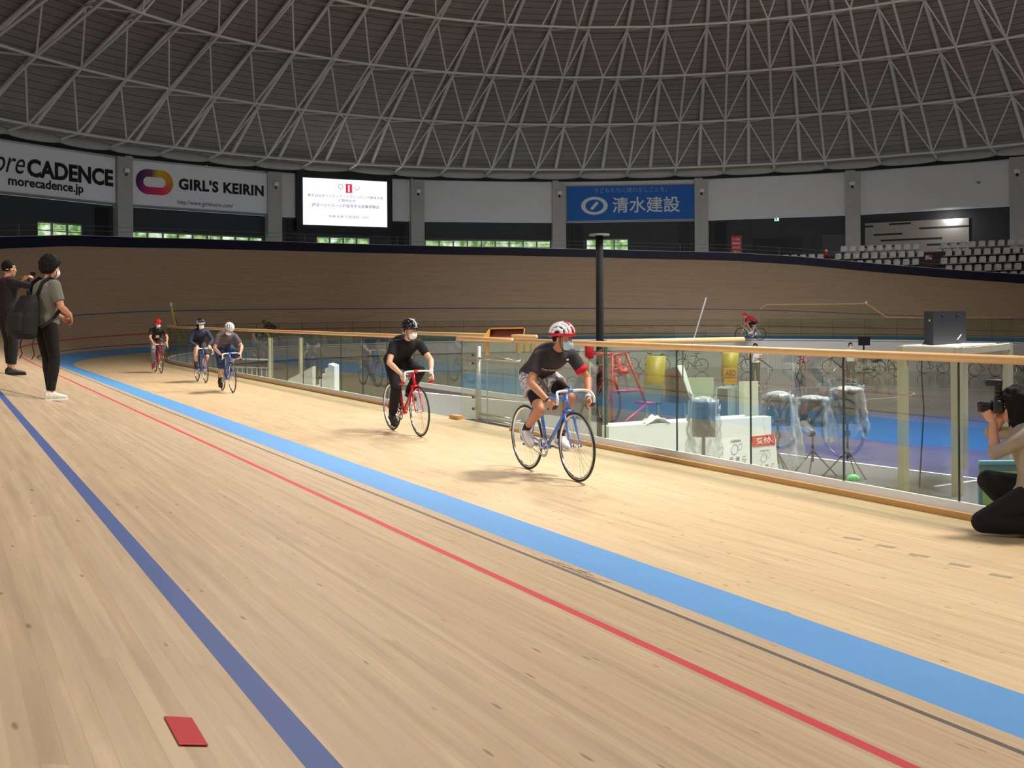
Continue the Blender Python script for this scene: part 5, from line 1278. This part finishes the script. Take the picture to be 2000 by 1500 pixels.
# speakers on tripods under clear plastic
def wrinkle(q, s=9, a=.03): return V((noise.noise(q*s),noise.noise(q*s+V((7,3,1))),noise.noise(q*s+V((2,9,4)))))*a
def speaker(px, y0, y1, w, d, floor, label, bagw, baglow, seed):
    c0 = at_d(px,y0,d); c1 = at_d(px,y1,d); k = d/FPX; r = thing('loudspeaker', label, 'speaker', (c1.x,c1.y,floor), group='bagged loudspeakers on tripods')
    hw = w*k/2; 
    mb = MB(); f = lambda z,g: (V((c0.x,c0.y,z)),RT*hw*g,AW*hw*.85*g)
    mb.loft([f(c1.z,1.0),f((c0.z+c1.z)/2,1.0),f(c0.z,.92)],20,7); mb.build('cabinet', mat('speaker_charcoal',(58,56,56),.6), r)
    mb = MB(); ct = V((c0.x,c0.y,0))-AW*hw*.87; mb.prism([ct-RT*hw*.8+PZ*(c1.z+.05),ct+RT*hw*.8+PZ*(c1.z+.05),ct+RT*hw*.72+PZ*(c0.z-.05),ct-RT*hw*.72+PZ*(c0.z-.05)],-AW*.01); mb.build('grille', m_black, r)
    mb = MB(); mb.tube((c1.x,c1.y,floor+.3),(c1.x,c1.y,c1.z),.022,n=10); mb.build('pole', mat('pole_brown_black',(60,48,44),.4), r, True)
    mb = MB(); mb.rbox((c1.x,c1.y,floor+.85),(.10,.08,.12),.02); mb.build('clamp', m_black, r)
    mb = MB(); mb.tube((c1.x,c1.y,floor+.48),(c1.x,c1.y,floor+.56),.03,n=10); mb.build('collar', m_steel, r)
    for q in range(3):
        a = 2*pi*q/3+.5+seed; mb = MB(); e = V((c1.x+.48*cos(a),c1.y+.48*sin(a),floor+.015)); mb.tube((c1.x,c1.y,floor+.52),e,.014); lg = mb.build('leg', MATS['pole_brown_black'], r); mb = MB(); mb.ell(e,(.022,0,0),(0,.022,0),(0,0,.02)); mb.build('rubber_foot', m_black, lg)
    # bag
    bt = c0.z+.05; bl = H-(baglow-(YH+ROLL*(px-1000)))*k; P = []; n_ = 40; rows = 22; rn = random.Random(seed)
    for i in range(rows+1):
        f_ = i/rows; z = bt+(bl-bt)*f_; g = (1.06+(bagw-1.06)*min(1,f_*1.3)) if f_ > .04 else .5+f_*14
        row = []
        for j in range(n_):
            a = 2*pi*j/n_; rr = hw*1.25*g*(1+.10*sin(a*5+seed)*f_+.06*sin(a*9+seed*2)); q = V((c0.x,c0.y,z))+RT*cos(a)*rr+AW*sin(a)*rr*.9
            row.append(q+wrinkle(q+V((seed,0,0)),7,.05*(0.3+f_))+PZ*(.10*sin(a*3+seed)*f_))
        row.append(row[0]); P.append(row)
    mb = MB(); mb.grid(P); top_ = V((c0.x,c0.y,bt+.02)); bmv = mb.bm; bmv.verts.ensure_lookup_table()
    first = [bmv.verts[j] for j in range(n_+1)]; apex = bmv.verts.new(top_)
    for j in range(n_): bmv.faces.new([first[j],first[j+1],apex])
    # a crumpled ear of film
    for s_ in (-1,1):
        e0 = top_+RT*s_*hw*.9
        G = [[e0+RT*s_*hw*(.1+.5*u_/5)+AW*(v_/5-.5)*hw*1.2+PZ*(.10*sin(u_*1.3+seed+s_)-.05*u_)+wrinkle(V((u_,v_,seed+s_)),1.3,.05) for v_ in range(6)] for u_ in range(6)]; mb.grid(G)
    mb.build('plastic_bag', m_film, r, True, recalc=False)
    return r
LEDGE = -1.0
speaker(1374,785,852,42,12.9,LEDGE,'black loudspeaker under clear plastic in front of the white passage wall',1.25,905,1.0)
speaker(1519,770,830,44,21.5,FLOOR,'bagged loudspeaker with the longest trailing plastic, right of the red-topped sign',1.7,912,2.1)
speaker(1587,778,832,46,21.8,FLOOR,'bagged loudspeaker in the middle of the three on the blue court',1.5,858,3.3)
speaker(1655,760,826,46,21.8,FLOOR,'bagged loudspeaker furthest right of the three on the blue court',1.35,845,4.2)
p = at_z(1664,937,FLOOR+.3); d = 21.2; p = at_d(1666,936,d); gb = base_thing('green_bag','small bright green bag on a tripod leg of the right loudspeaker','bag', p); mb = MB(); mb.ell(p,RT*.14,AW*.07,PZ*.09,14,9); 
for v in mb.bm.verts: v.co += wrinkle(v.co,12,.04)
mb.build('bag_body', mat('bag_green',(96,206,128),.5), gb, True)
mb = MB(); mb.tube(p-PZ*.05,(p.x,p.y,FLOOR),.01); mb.build('hanging_cord', m_black, gb)
# two white notice stands
def sign(c4, label, d, red):
    P = [at_d(x,y,dd) for (x,y),dd in zip(c4,d)]; r = thing('sign_board', label, 'sign', (P[0].x,P[0].y,LEDGE))
    bl,br,tr,tl = P; rt = (tr-tl).normalized(); Wd = (tr-tl).length; up = tl-bl; up = (up-rt*up.dot(rt)).normalized(); nn = rt.cross(up)
    Hh = (tl.z-LEDGE-.03)/up.z; bl = tl-up*Hh; br = tr-up*Hh
    mb = MB(); mb.prism([bl,br,tr,tl],-nn*.02); mb.build('board', m_white, r)
    mb = MB(); mb.prism([bl-nn*.022+up*Hh*.8+rt*Wd*.1,bl-nn*.022+up*Hh*.8+rt*Wd*.16,V((bl.x,bl.y,LEDGE))+AW*.35+rt*Wd*.16,V((bl.x,bl.y,LEDGE))+AW*.35+rt*Wd*.1],rt*.01); mb.build('back_leg', m_black, r)
    X = lambda fx,dn: tl+rt*Wd*fx-up*dn+nn*.004
    ik = mat('sign_ink',(60,60,62),.7); bl_ = mat('sign_blue_ring',(96,110,190),.7); o = 0
    if red:
        mb = MB(); q = X(0,.125); mb.prism([q,q+rt*Wd,q+rt*Wd+up*.125,q+up*.125],nn*.002); mb.build('red_header', mat('sign_red',(216,40,46),.6), r); text('lettering','受付',m_white,X(.2,.10),rt,up,Wd*.6,.075,r,.004,bold=.02); o = .125
    text('lettering','KEIRIN',ik,X(.32,.07+o),rt,up,Wd*.4,.03 if not red else .018,r,.003,bold=.02)
    sc = .78 if red else 1
    for fx,dn,a_,b_ in ((.45,.165,.042,.068),(.67,.135,.027,.042)):
        mb = MB(); G = []
        for i in range(28):
            t_ = 2*pi*i/28; c = X(fx,dn*(.9 if red else 1)+o); e = (rt*(cos(t_)*a_+sin(t_)*.012)+up*sin(t_)*b_)*sc; G.append([c+e,c+e*.88])
        mb.grid(G, closed_u=True); mb.build('ring_emblem', bl_, r)
    cols = ('この事業','競輪の補','受けて実')
    for i,cc in enumerate(cols):
        for j,ch in enumerate(cc):
            text('lettering',ch,ik,X(.74-i*.26,.315+o*.72+j*.075),rt,up,Wd*.15,.055,r,.003,bold=.006)
sign(((1438,935),(1487,945),(1460,851),(1412,856)),'white notice stand with two blue rings, standing by the end of the white passage wall',(13.3,13.2,13.5,13.6),False)
sign(((1500,950),(1541,960),(1513,848),(1468,853)),'white notice stand with a red header, right of the plain white one',(12.6,12.5,12.8,12.9),True)
# passage things
def on0(x,y,d): return at_d(x,y,d)
DP = 0.0-.2
def pass_pt(x,y,X=None): 
    return at_z(x,y,-.2)
m_rf = mat('frame_red',(196,22,36),.4); m_rp = mat('frame_magenta',(176,40,110),.35)
def pz(x,y,d): return at_d(x,y,d)
rf = thing('start_frame','red and magenta tubular frame seen through the near glass beside the black pole','frame',(pz(1195,838,14.6).x,pz(1195,838,14.6).y,-.2))
D1 = 14.6; D2 = 15.2
seg = lambda *a: [pz(x,y,d) for x,y,d in a]
for nm,pts,r_ in (('upright',seg((1195,850,D1),(1195,692,D1)),.035),('upright',seg((1222,690,D2),(1262,788,D2)),.032),('top_bar',seg((1160,691,D1),(1196,692,D1)),.035),('top_bar',seg((1196,694,D1),(1222,688,D2)),.03),('side_bar',seg((1200,722,D1),(1230,714,D2)),.026),('lower_bar',seg((1198,765,D1),(1250,762,D2)),.03),('lower_bar',seg((1240,786,D2),(1280,788,D2)),.034),('back_upright',seg((1201,735,D2),(1208,770,D2)),.03),('foot_bar',seg((1195,845,D1),(1262,790,D2)),.028)):
    mb = MB(); mb.path(pts,r_*.62,10); mb.build(nm, m_rp if nm.startswith(('lower','foot')) else m_rf, rf, True)
mb = MB(); mb.path(seg((1208,700,D1+.2),(1206,720,D1+.2),(1216,728,D1+.2),(1226,722,D1+.2)),.05,10); mb.build('saddle_clamp', m_rf, rf, True)
mb = MB(); mb.prism([pz(1177,697,D1+.1),pz(1191,697,D1+.1),pz(1191,835,D1+.1),pz(1177,838,D1+.1)],AW*.02); mb.build('grey_plate', m_grey, rf)
def bent(name,label,c_,pts,wv,th,mm,cat,edge=None):
    r = thing(name,label,cat,(pts[-1].x,pts[-1].y,-.2)); G = [[p,p+wv] for p in pts]; O = [[AW*th,AW*th] for p in pts]; mb = MB(); mb.shell(G,O); mb.build('sheet', mm, r, True)
    return r
m_yel = mat('sheet_yellow',(180,152,30),.45); m_olive = mat('sheet_olive_yellow',(176,150,44),.45)
D3 = 15.6; base = -.2
def ysheet(x0,x1,y0,y1,d,label,dx=0):
    p0,p1 = pz(x0,y0,d),pz(x1,y0,d); wv = p1-p0; q0 = pz(x0-dx,y1,d-.05); r = bent('yellow_seat_back',label,None,[p0+AW*.28-PZ*.015,p0+AW*.1+PZ*.01,p0,p0.lerp(q0,.5),q0],wv,.02,m_yel,'seat')
    mb = MB(); mb.tube(q0+wv*.2,V((q0.x+wv.x*.2,q0.y+wv.y*.2,base)),.025); mb.build('leg', m_grey, r); mb = MB(); mb.tube(q0+wv*.8,V((q0.x+wv.x*.8,q0.y+wv.y*.8,base)),.025); mb.build('leg', m_grey, r); return r
r = ysheet(1263,1301,697,790,D3,'tall bent yellow sheet seat standing in the passage behind the glass',9)
q = pz(1258,752,D3-.06); mb = MB(); mb.prism([q,q+RT*.24,q+RT*.24-PZ*.25,q-PZ*.25],-AW*.012); mb.build('grey_lower_panel', m_grey, r)
r = ysheet(1412,1443,690,735,D3+.3,'lower yellow sheet seat behind the defibrillator sign',4)
wt = thing('white_seat_back','white slanted sheet seat between the two yellow ones','seat',(pz(1330,780,15.5).x,pz(1330,780,15.5).y,-.2))
mb = MB(); mb.shell([[pz(1321,714,15.5),pz(1335,713,15.5)],[pz(1333,735,15.4),pz(1342,734,15.4)],[pz(1352,790,15.2),pz(1358,788,15.2)]],[[AW*.03]*2]*3); mb.build('sheet', m_white, wt)
mb = MB(); mb.prism([pz(1300,722,15.6),pz(1322,716,15.6),pz(1352,790,15.4),pz(1300,786,15.5)],AW*.03); mb.build('brown_cushion', mat('cushion_brown',(92,66,52),.7), wt); mb = MB(); mb.tube(pz(1335,788,15.4),V((pz(1335,788,15.4).x,pz(1335,788,15.4).y,base)),.03); mb.build('leg', m_grey, wt)
ae = thing('defibrillator_stand','grey cabinet with an orange defibrillator sign on top at the end of the passage','cabinet',(pz(1415,812,15.4).x,pz(1415,812,15.4).y,-.2))
mb = MB(); cpt = [pz(1395,758,15.4),pz(1421,754,15.2),pz(1441,748,15.9)]; cpt.append(cpt[0]+cpt[2]-cpt[1]); zt_ = cpt[0].z; P = [V((c.x,c.y,base)) for c in cpt]; mb.prism(P,PZ*(zt_-base)); mb.build('cabinet_body', mat('cabinet_grey',(138,142,142),.5), ae)
s0 = pz(1414,750,15.3); s1_ = pz(1440,750,15.3); s2_ = pz(1414,719,15.3); mb = MB(); mb.prism([s0,s1_,s1_+PZ*(s2_.z-s0.z),s2_],AW*.03); mb.build('sign_board', mat('aed_orange',(214,150,38),.5), ae); text('lettering','AED',mat('aed_brown',(110,78,20),.6),s0+RT*.02+PZ*.11,RT,PZ,.145,.08,ae,.012,bold=.01)
mb = MB(); mb.prism([s0+PZ*.09-AW*.004,s1_+PZ*.09-AW*.004,s1_+PZ*.098-AW*.004,s0+PZ*.098-AW*.004],-AW*.003); mb.build('sign_line', MATS['aed_brown'], ae)
for x0,x1,y0,d,lb in ((1344,1394,738,15.9,'pale green partition board left of the grey cabinet'),(1443,1481,745,15.7,'cream partition board at the right end of the passage')):
    r = thing('partition_board',lb,'board',(pz(x0,y0,d).x,pz(x0,y0,d).y,-.2)); a_,b_ = pz(x0,y0,d),pz(x1,y0,d); mb = MB(); mb.prism([V((a_.x,a_.y,-.17)),V((b_.x,b_.y,-.17)),b_,a_],AW*.04); mb.build('board', mat('board_cream',(220,220,196),.5) if x0 > 1400 else mat('board_pale_green',(206,220,190),.5), r)
    mb = MB(); mb.box(V(((a_.x+b_.x)/2,(a_.y+b_.y)/2,-.185)),(.3,.3,.03)); mb.build('foot', m_grey, r)
tw = thing('towel','crumpled white towel lying on the white low wall','towel', pz(1258,822,15)); c = V((pz(1262,822,14.2).x,yd0+.06,.255)); mb = MB(); G = [[c+V(((i-4)*.045,(j-3)*.03,.028+.05*noise.noise(V((i*.6,j*.7,2)))+.02*(3-abs(i-4)))) for j in range(7)] for i in range(9)]; mb.shell(G,[[V((0,0,-.015))]*7]*9); mb.build('cloth', m_white, tw, True)
tr = thing('timber_trough','brown timber trough on legs behind the gate handrail','trough',(pz(985,700,18.5).x,pz(985,700,18.5).y,-.2)); m_tr = mat('trough_ochre',(206,146,60),.5); m_tri = mat('trough_inner',(120,62,50),.6)
A_ = [pz(958,643,18.5),pz(1023,642,18.3),pz(1022,658,18.2),pz(956,659,18.4)]; mb = MB(); mb.prism(A_,AW*.03); mb.build('inner_board', m_tri, tr)
mb = MB(); mb.prism([A_[0]-PZ*.0,A_[1],A_[1]-AW*.12,A_[0]-AW*.12],PZ*.02); mb.build('top_edge', m_tr, tr)
mb = MB(); mb.prism([A_[0],A_[3],A_[3]-RT*.13-PZ*.03,A_[0]-RT*.03],-AW*.12); mb.build('end_board', m_tr, tr); mb = MB(); mb.prism([A_[1],A_[2],A_[2]+RT*.01,A_[1]+RT*.02],-AW*.1); mb.build('end_board', m_tr, tr)
for x,y,d in ((951,672,18.5),(1012,668,18.4),(1027,664,18.2),(1040,664,18.0)):
    p = pz(x,y-8,d); mb = MB(); mb.box((p.x,p.y,p.z-.13),(.06,.06,.26)); mb.build('bracket', m_tr, tr); mb = MB(); mb.tube((p.x,p.y,base),(p.x,p.y,p.z-.2),.012,n=6); mb.build('leg', m_steel, tr)
# red cabinet near the black pole
rc = thing('fire_extinguisher','red fire extinguisher seen between the front rider and the black pole','extinguisher',(pz(1151,700,14.9).x,pz(1151,700,14.9).y,-.2)); p = pz(1151,700,14.9); mb = MB(); mb.path([V((p.x,p.y,z)) for z in (p.z,p.z+.02,p.z+.17,p.z+.21)],[.055,.06,.06,.03],14); mb.build('cylinder', m_rf, rc, True); mb = MB(); mb.tube(V((p.x,p.y,base)),V((p.x,p.y,p.z)),.02); mb.build('stand_pole', m_beige, rc); mb = MB(); mb.tube(V((p.x,p.y,base)),V((p.x,p.y,base+.03)),.13,n=14); mb.build('stand_base', m_grey, rc)
# poster stand beside the photographer
p = at_d(1938,1000,10.2); ps = thing('poster_stand','teal framed poster stand with a green picture beside the kneeling person','poster',(p.x,p.y,LEDGE)); k = 10.2/FPX; zt_ = at_d(1938,903,10.2).z
mb = MB(); mb.prism([V((p.x,p.y,LEDGE+.02))-RT*.12,V((p.x,p.y,LEDGE+.02))+RT*.3,V((p.x,p.y,zt_))+RT*.3,V((p.x,p.y,zt_))-RT*.12],AW*.03); mb.build('frame', mat('frame_teal',(70,130,146),.5), ps)
mb = MB(); o = V((p.x,p.y,0))-AW*.004; mb.prism([o-RT*.09+PZ*(zt_-.45),o+RT*.28+PZ*(zt_-.45),o+RT*.28+PZ*(zt_-.08),o-RT*.09+PZ*(zt_-.08)],-AW*.003); mb.build('picture', mat('poster_green',(150,178,106),.5,noise_amt=.35,nscale=5), ps)
mb = MB(); mb.rbox(V((p.x,p.y,zt_))+RT*.09,(.44,.05,.04),.01,R=M4.Rotation(-PSI,4,'Z')); mb.build('top_bar', mat('bar_pale_teal',(104,166,184),.4), ps)
# white barriers
def barrier(x0,x1,yb,h,label,n=9,dx=None):
    a_,b_ = gpt(x0,yb[0]),gpt(x1,yb[1]); r = base_thing('crowd_barrier',label,'barrier',a_,'white crowd barriers'); mb = MB()
    mb.tube(a_,a_+PZ*h,.025); mb.tube(b_,b_+PZ*h,.025); mb.tube(a_+PZ*h,b_+PZ*h,.025); mb.tube(a_+PZ*.2,b_+PZ*.2,.02); mb.build('rail_frame', m_white, r)
    mb = MB()
    for i in range(1,n): q = a_.lerp(b_,i/n); mb.tube(q+PZ*.2,q+PZ*h,.009,n=5)
    mb.build('bars', m_white, r)
    for q in (a_,b_):
        mb = MB(); mb.box(q+PZ*.02,(.06,.5,.04)); mb.build('foot', m_white, r)
barrier(1549,1609,(726,725),1.2,'white crowd barrier standing by the far wall left of the parked bicycles',14)
barrier(1500,1560,(727,726),1.35,'white crowd barrier behind the handrail, right of the person with the pole',10)
def near_bar(x0,x1,y,d,label):
    a_,b_ = at_d(x0,y,d),at_d(x1,y,d-1); r = base_thing('crowd_barrier',label,'barrier',a_,'white crowd barriers'); a_.z = b_.z = FLOOR; h = at_d(x0,y,d).z-FLOOR; mb = MB(); mb.tube(a_,a_+PZ*h,.03); mb.tube(b_,b_+PZ*h,.03); mb.tube(a_+PZ*h,b_+PZ*h,.025); mb.tube(a_+PZ*(h-.25),b_+PZ*(h-.25),.02); mb.build('rail_frame', m_white, r); mb = MB()
    for i in range(1,8): q = a_.lerp(b_,i/8); mb.tube(q,q+PZ*(h-.25),.012,n=5)
    mb.build('bars', m_white, r)
near_bar(455,530,701,34,'white crowd barrier behind the left end of the glass railing')
near_bar(372,440,700,44,'white crowd barrier behind the glass at the start of the bend')
# white stair block left of the red bicycle
sb = base_thing('stair_block','white stepped stair block behind the glass left of the red bicycle','stairs',at_d(640,760,26)); a_ = at_d(641,711,26); b_ = at_d(653,715,25.6)
mb = MB(); mb.prism([V((a_.x,a_.y,FLOOR)),V((b_.x,b_.y,FLOOR)),V((b_.x,b_.y,b_.z)),V((a_.x,a_.y,a_.z))],AW*.7); mb.build('end_block', m_white, sb)
for i in range(5):
    a_ = at_d(635-i*6,720+i*11,26+i*.2); mb = MB(); mb.prism([V((a_.x,a_.y,FLOOR)),V((a_.x,a_.y,FLOOR))+RT*.09,V((a_.x,a_.y,a_.z))+RT*.09,V((a_.x,a_.y,a_.z))],AW*.7); mb.build('step', m_white, sb)
wp_ = base_thing('white_ramp','white sloping ramp board behind the glass left of the stair block','ramp',at_d(575,770,29)); A_ = [at_d(556,745,29),at_d(610,716,29),at_d(610,760,29)]; mb = MB(); mb.prism([V((A_[0].x,A_[0].y,FLOOR)),V((A_[2].x,A_[2].y,FLOOR)),A_[1],A_[0]],AW*.5); mb.build('ramp_body', mat('ramp_white',(206,204,192),.5), wp_)
# beige frame posts behind the left railing
for x,y,d,lb in ((528,660,30,'beige square post behind the glass railing left of centre'),(588,660,30,'beige square post behind the glass railing, right one of the pair')):
    p = at_d(x,y,d); r = base_thing('square_post',lb,'post',p); mb = MB(); mb.box((p.x,p.y,(p.z+FLOOR)/2),(.11,.11,p.z-FLOOR)); mb.build('shaft', m_beige, r); mb = MB(); mb.box((p.x,p.y,FLOOR+.02),(.4,.4,.04)); mb.build('base', m_beige, r)
# parked bicycles
pk = [((1924,735),0,(226,150,40),'spoke','orange road bicycle parked against the far wall at the right'),((1995,736),1,(70,72,76),'spoke','dark bicycle parked at the right edge beyond the orange one'),((1822,729),0,(176,204,206),'spoke','pale blue bicycle parked behind the tall beige stand'),((1728,735),1,(44,44,48),'five','black bicycle with five-spoke wheels parked on the court'),((1697,731),0,(40,42,46),'spoke','black bicycle parked under the black monitor'),((1640,729),1,(96,52,40),'spoke','brown red bicycle parked left of the masked person'),((1562,735),2,(60,62,66),'spoke','grey bicycle parked end-on beside the white barrier'),((1440,727),0,(60,84,130),'spoke','blue bicycle parked behind the defibrillator sign'),((1352,726),1,(62,62,66),'spoke','grey bicycle parked far behind the white slanted seat'),((1278,725),0,(70,60,56),'spoke','dark brown bicycle parked far behind the tall yellow seat'),((1216,724),1,(52,60,70),'spoke','slate bicycle parked far behind the red tubular frame')]
for (x,y),o,c_,wl,lb in pk:
    p = gpt(x,y); f = (RT,-RT,AW*.85+RT*.5)[o]; f = V(f)+AW*(.1 if o < 2 else 0)
    mt = yaw_m(p-f.normalized()*.08, f, 1.1, radians(6)); bike(lb, mt, c_, wheel=wl, spokes=14, crank=radians(30+40*o), group='bicycles parked along the far wall', bar='drop', rimc=m_black if wl == 'five' else None)
# ------------------------------------------------------------------ spectator seats and cones
m_seat = mat('seat_white_plastic',(214,216,214),.4); m_seatleg = m_black
def outer_at(th, o):
    ph = min(th,180-th); st = (V((CX+RAD*cos(radians(th)),YC+RAD*sin(radians(th)),0)),V((cos(radians(th)),sin(radians(th)),0)),ph,0)
    q = bank_pt(st,TW); n = st[1]; return V((q.x+n.x*o,q.y+n.y*o,0)), n
def seat_mesh():
    b = bmesh.new()
    mb = MB(); mb.bm.free(); mb.bm = b
    P,O = [],[]
    for i in range(6):
        f = i/5; z = .22+.36*f; x = .18+.05*f; hw = .205-.03*max(0,f-.7)/.3*1.2; P.append([V((x+.03*(1-(u/3)**2)*-1,hw*u/3,z)) for u in (-3,-2,-1,0,1,2,3)]); O.append([V((.02,0,0))]*7)
    mb.shell(P,O); P,O = [],[]
    for i in range(5):
        x = -.22+.42*i/4; P.append([V((x,.205*u/3,.20+.012*abs(u)/3-.015*(1 if 0 < i < 4 else 0)+.03*max(0,(i-3)))) for u in (-3,-2,-1,0,1,2,3)]); O.append([V((0,0,-.02))]*7)
    mb.shell(P,O); bmesh.ops.recalc_face_normals(b, faces=b.faces[:]); me = bpy.data.meshes.new('stadium_seat'); b.to_mesh(me); b.free(); me.materials.append(m_seat); me.polygons.foreach_set('use_smooth',[True]*len(me.polygons)); return me
def leg_mesh():
    mb = MB(); mb.tube((.0,0,0),(.0,0,.19),.03); mb.box((0,0,.18),(.3,.3,.012)); mb.box((0,0,.006),(.2,.2,.012)); b = mb.bm; bmesh.ops.recalc_face_normals(b, faces=b.faces[:]); me = bpy.data.meshes.new('pedestal'); b.to_mesh(me); b.free(); me.materials.append(m_seatleg); return me
sm_, lm_ = seat_mesh(), leg_mesh()
RZ = [3.52,4.06,4.62,5.18,5.74]; ROFF = [1.3,2.1,2.9,3.7,4.5]
def proj(P):
    d = P-EYE; fw = d.dot(AW); rt = d.dot(RT); u = FPX*rt/fw; v = -FPX*d.z/fw; return 1000+u-ROLL*v, YH+v+ROLL*u
for k in range(5):
    stp = MB(); G = []
    for i in range(0,27):
        th = -14+i*2.4; a,n = outer_at(max(th,0.01) if th > 0 else .01, ROFF[k]-.4); b_,_ = outer_at(max(th,.01), ROFF[k]+.42)
        if th <= 0: a = a+V((0,th*.55,0)); b_ = b_+V((0,th*.55,0))
        G.append([V((a.x,a.y,RZ[k]-.6)),V((a.x,a.y,RZ[k])),V((b_.x,b_.y,RZ[k]))])
    stp.grid(G); struct(stp.build('floor_stand_step', m_dark))
blocks = {'right':(1838,2040,'white plastic stadium seat in the right-hand block, right of the red cone',range(5)),'middle':(1632,1803,'white plastic stadium seat in the middle block, left of the red cone',(2,3,4)),'left':(1500,1604,'white plastic stadium seat in the small left-hand group above the track board',(3,))}
tint = 0
for bn_,(xa,xb,lb,rows_) in blocks.items():
    for k in rows_:
        th = 62.0
        while th > -10:
            if th > 0: p,n = outer_at(th, ROFF[k]); 
            else: p,n = outer_at(.01, ROFF[k]); p = p+V((0,th*.55,0))
            q = V((p.x,p.y,RZ[k])); sx_,sy_ = proj(q+PZ*.4)
            if xa <= sx_ <= xb:
                wall = bank_pt((V((CX+RAD*cos(radians(max(th,0))),YC+RAD*sin(radians(max(th,0))),0)),V((cos(radians(max(th,0))),sin(radians(max(th,0))),0)),max(th,0),0),TW)
                if proj(q+PZ*.58)[1] < proj(V((wall.x,wall.y,wall.z+.56)))[1]+6:
                    r = thing('stadium_seat', lb, 'seat', mtx=M4.Translation(q) @ M4.Rotation(atan2(n.y,n.x),4,'Z') @ M4.Scale(1.12,4), group='white seats, %s block'%bn_)
                    for nm,me in (('seat_shell',sm_),('pedestal',lm_)):
                        o = bpy.data.objects.new(nm, me); COL.objects.link(o); o.parent = r
            R_ = RAD+BW*.97+TW*.8+ROFF[k]; th -= .60/R_*180/pi
def cone(px,py,d,s,label):
    p = at_d(px,py,d); r = thing('traffic_cone',label,'cone',p,group='red traffic cones'); mb = MB(); mb.path([p+PZ*.04*s,p+PZ*.35*s,p+PZ*.7*s],[.16*s,.1*s,.04*s],14); mb.build('cone_body', mat('cone_red',(206,36,44),.4), r, True); mb = MB(); mb.rbox(p+PZ*.02*s,(.42*s,.42*s,.04*s),.02); mb.build('cone_base', MATS['cone_red'], r); mb = MB(); mb.path([p+PZ*.36*s,p+PZ*.5*s],[.103*s,.08*s],14); mb.build('white_band', m_white, r, True); return p
pc = cone(1817,519,74.5,1.1,'red traffic cone in the aisle between the two big seat blocks')
cone(1614,502,77,1.05,'small red traffic cone left of the middle seat block')
nb_ = thing('notice_card','small cream card behind the red cone in the seat aisle','card',pc+AW*.3); mb = MB(); o = pc+AW*.3; mb.prism([o-RT*.22+PZ*.28,o+RT*.22+PZ*.28,o+RT*.22+PZ*.72,o-RT*.22+PZ*.72],AW*.03); mb.build('card', mat('card_cream',(206,200,186),.6), nb_); mb = MB(); mb.box(o+PZ*.14,(.05,.05,.28)); mb.build('card_post', m_black, nb_)
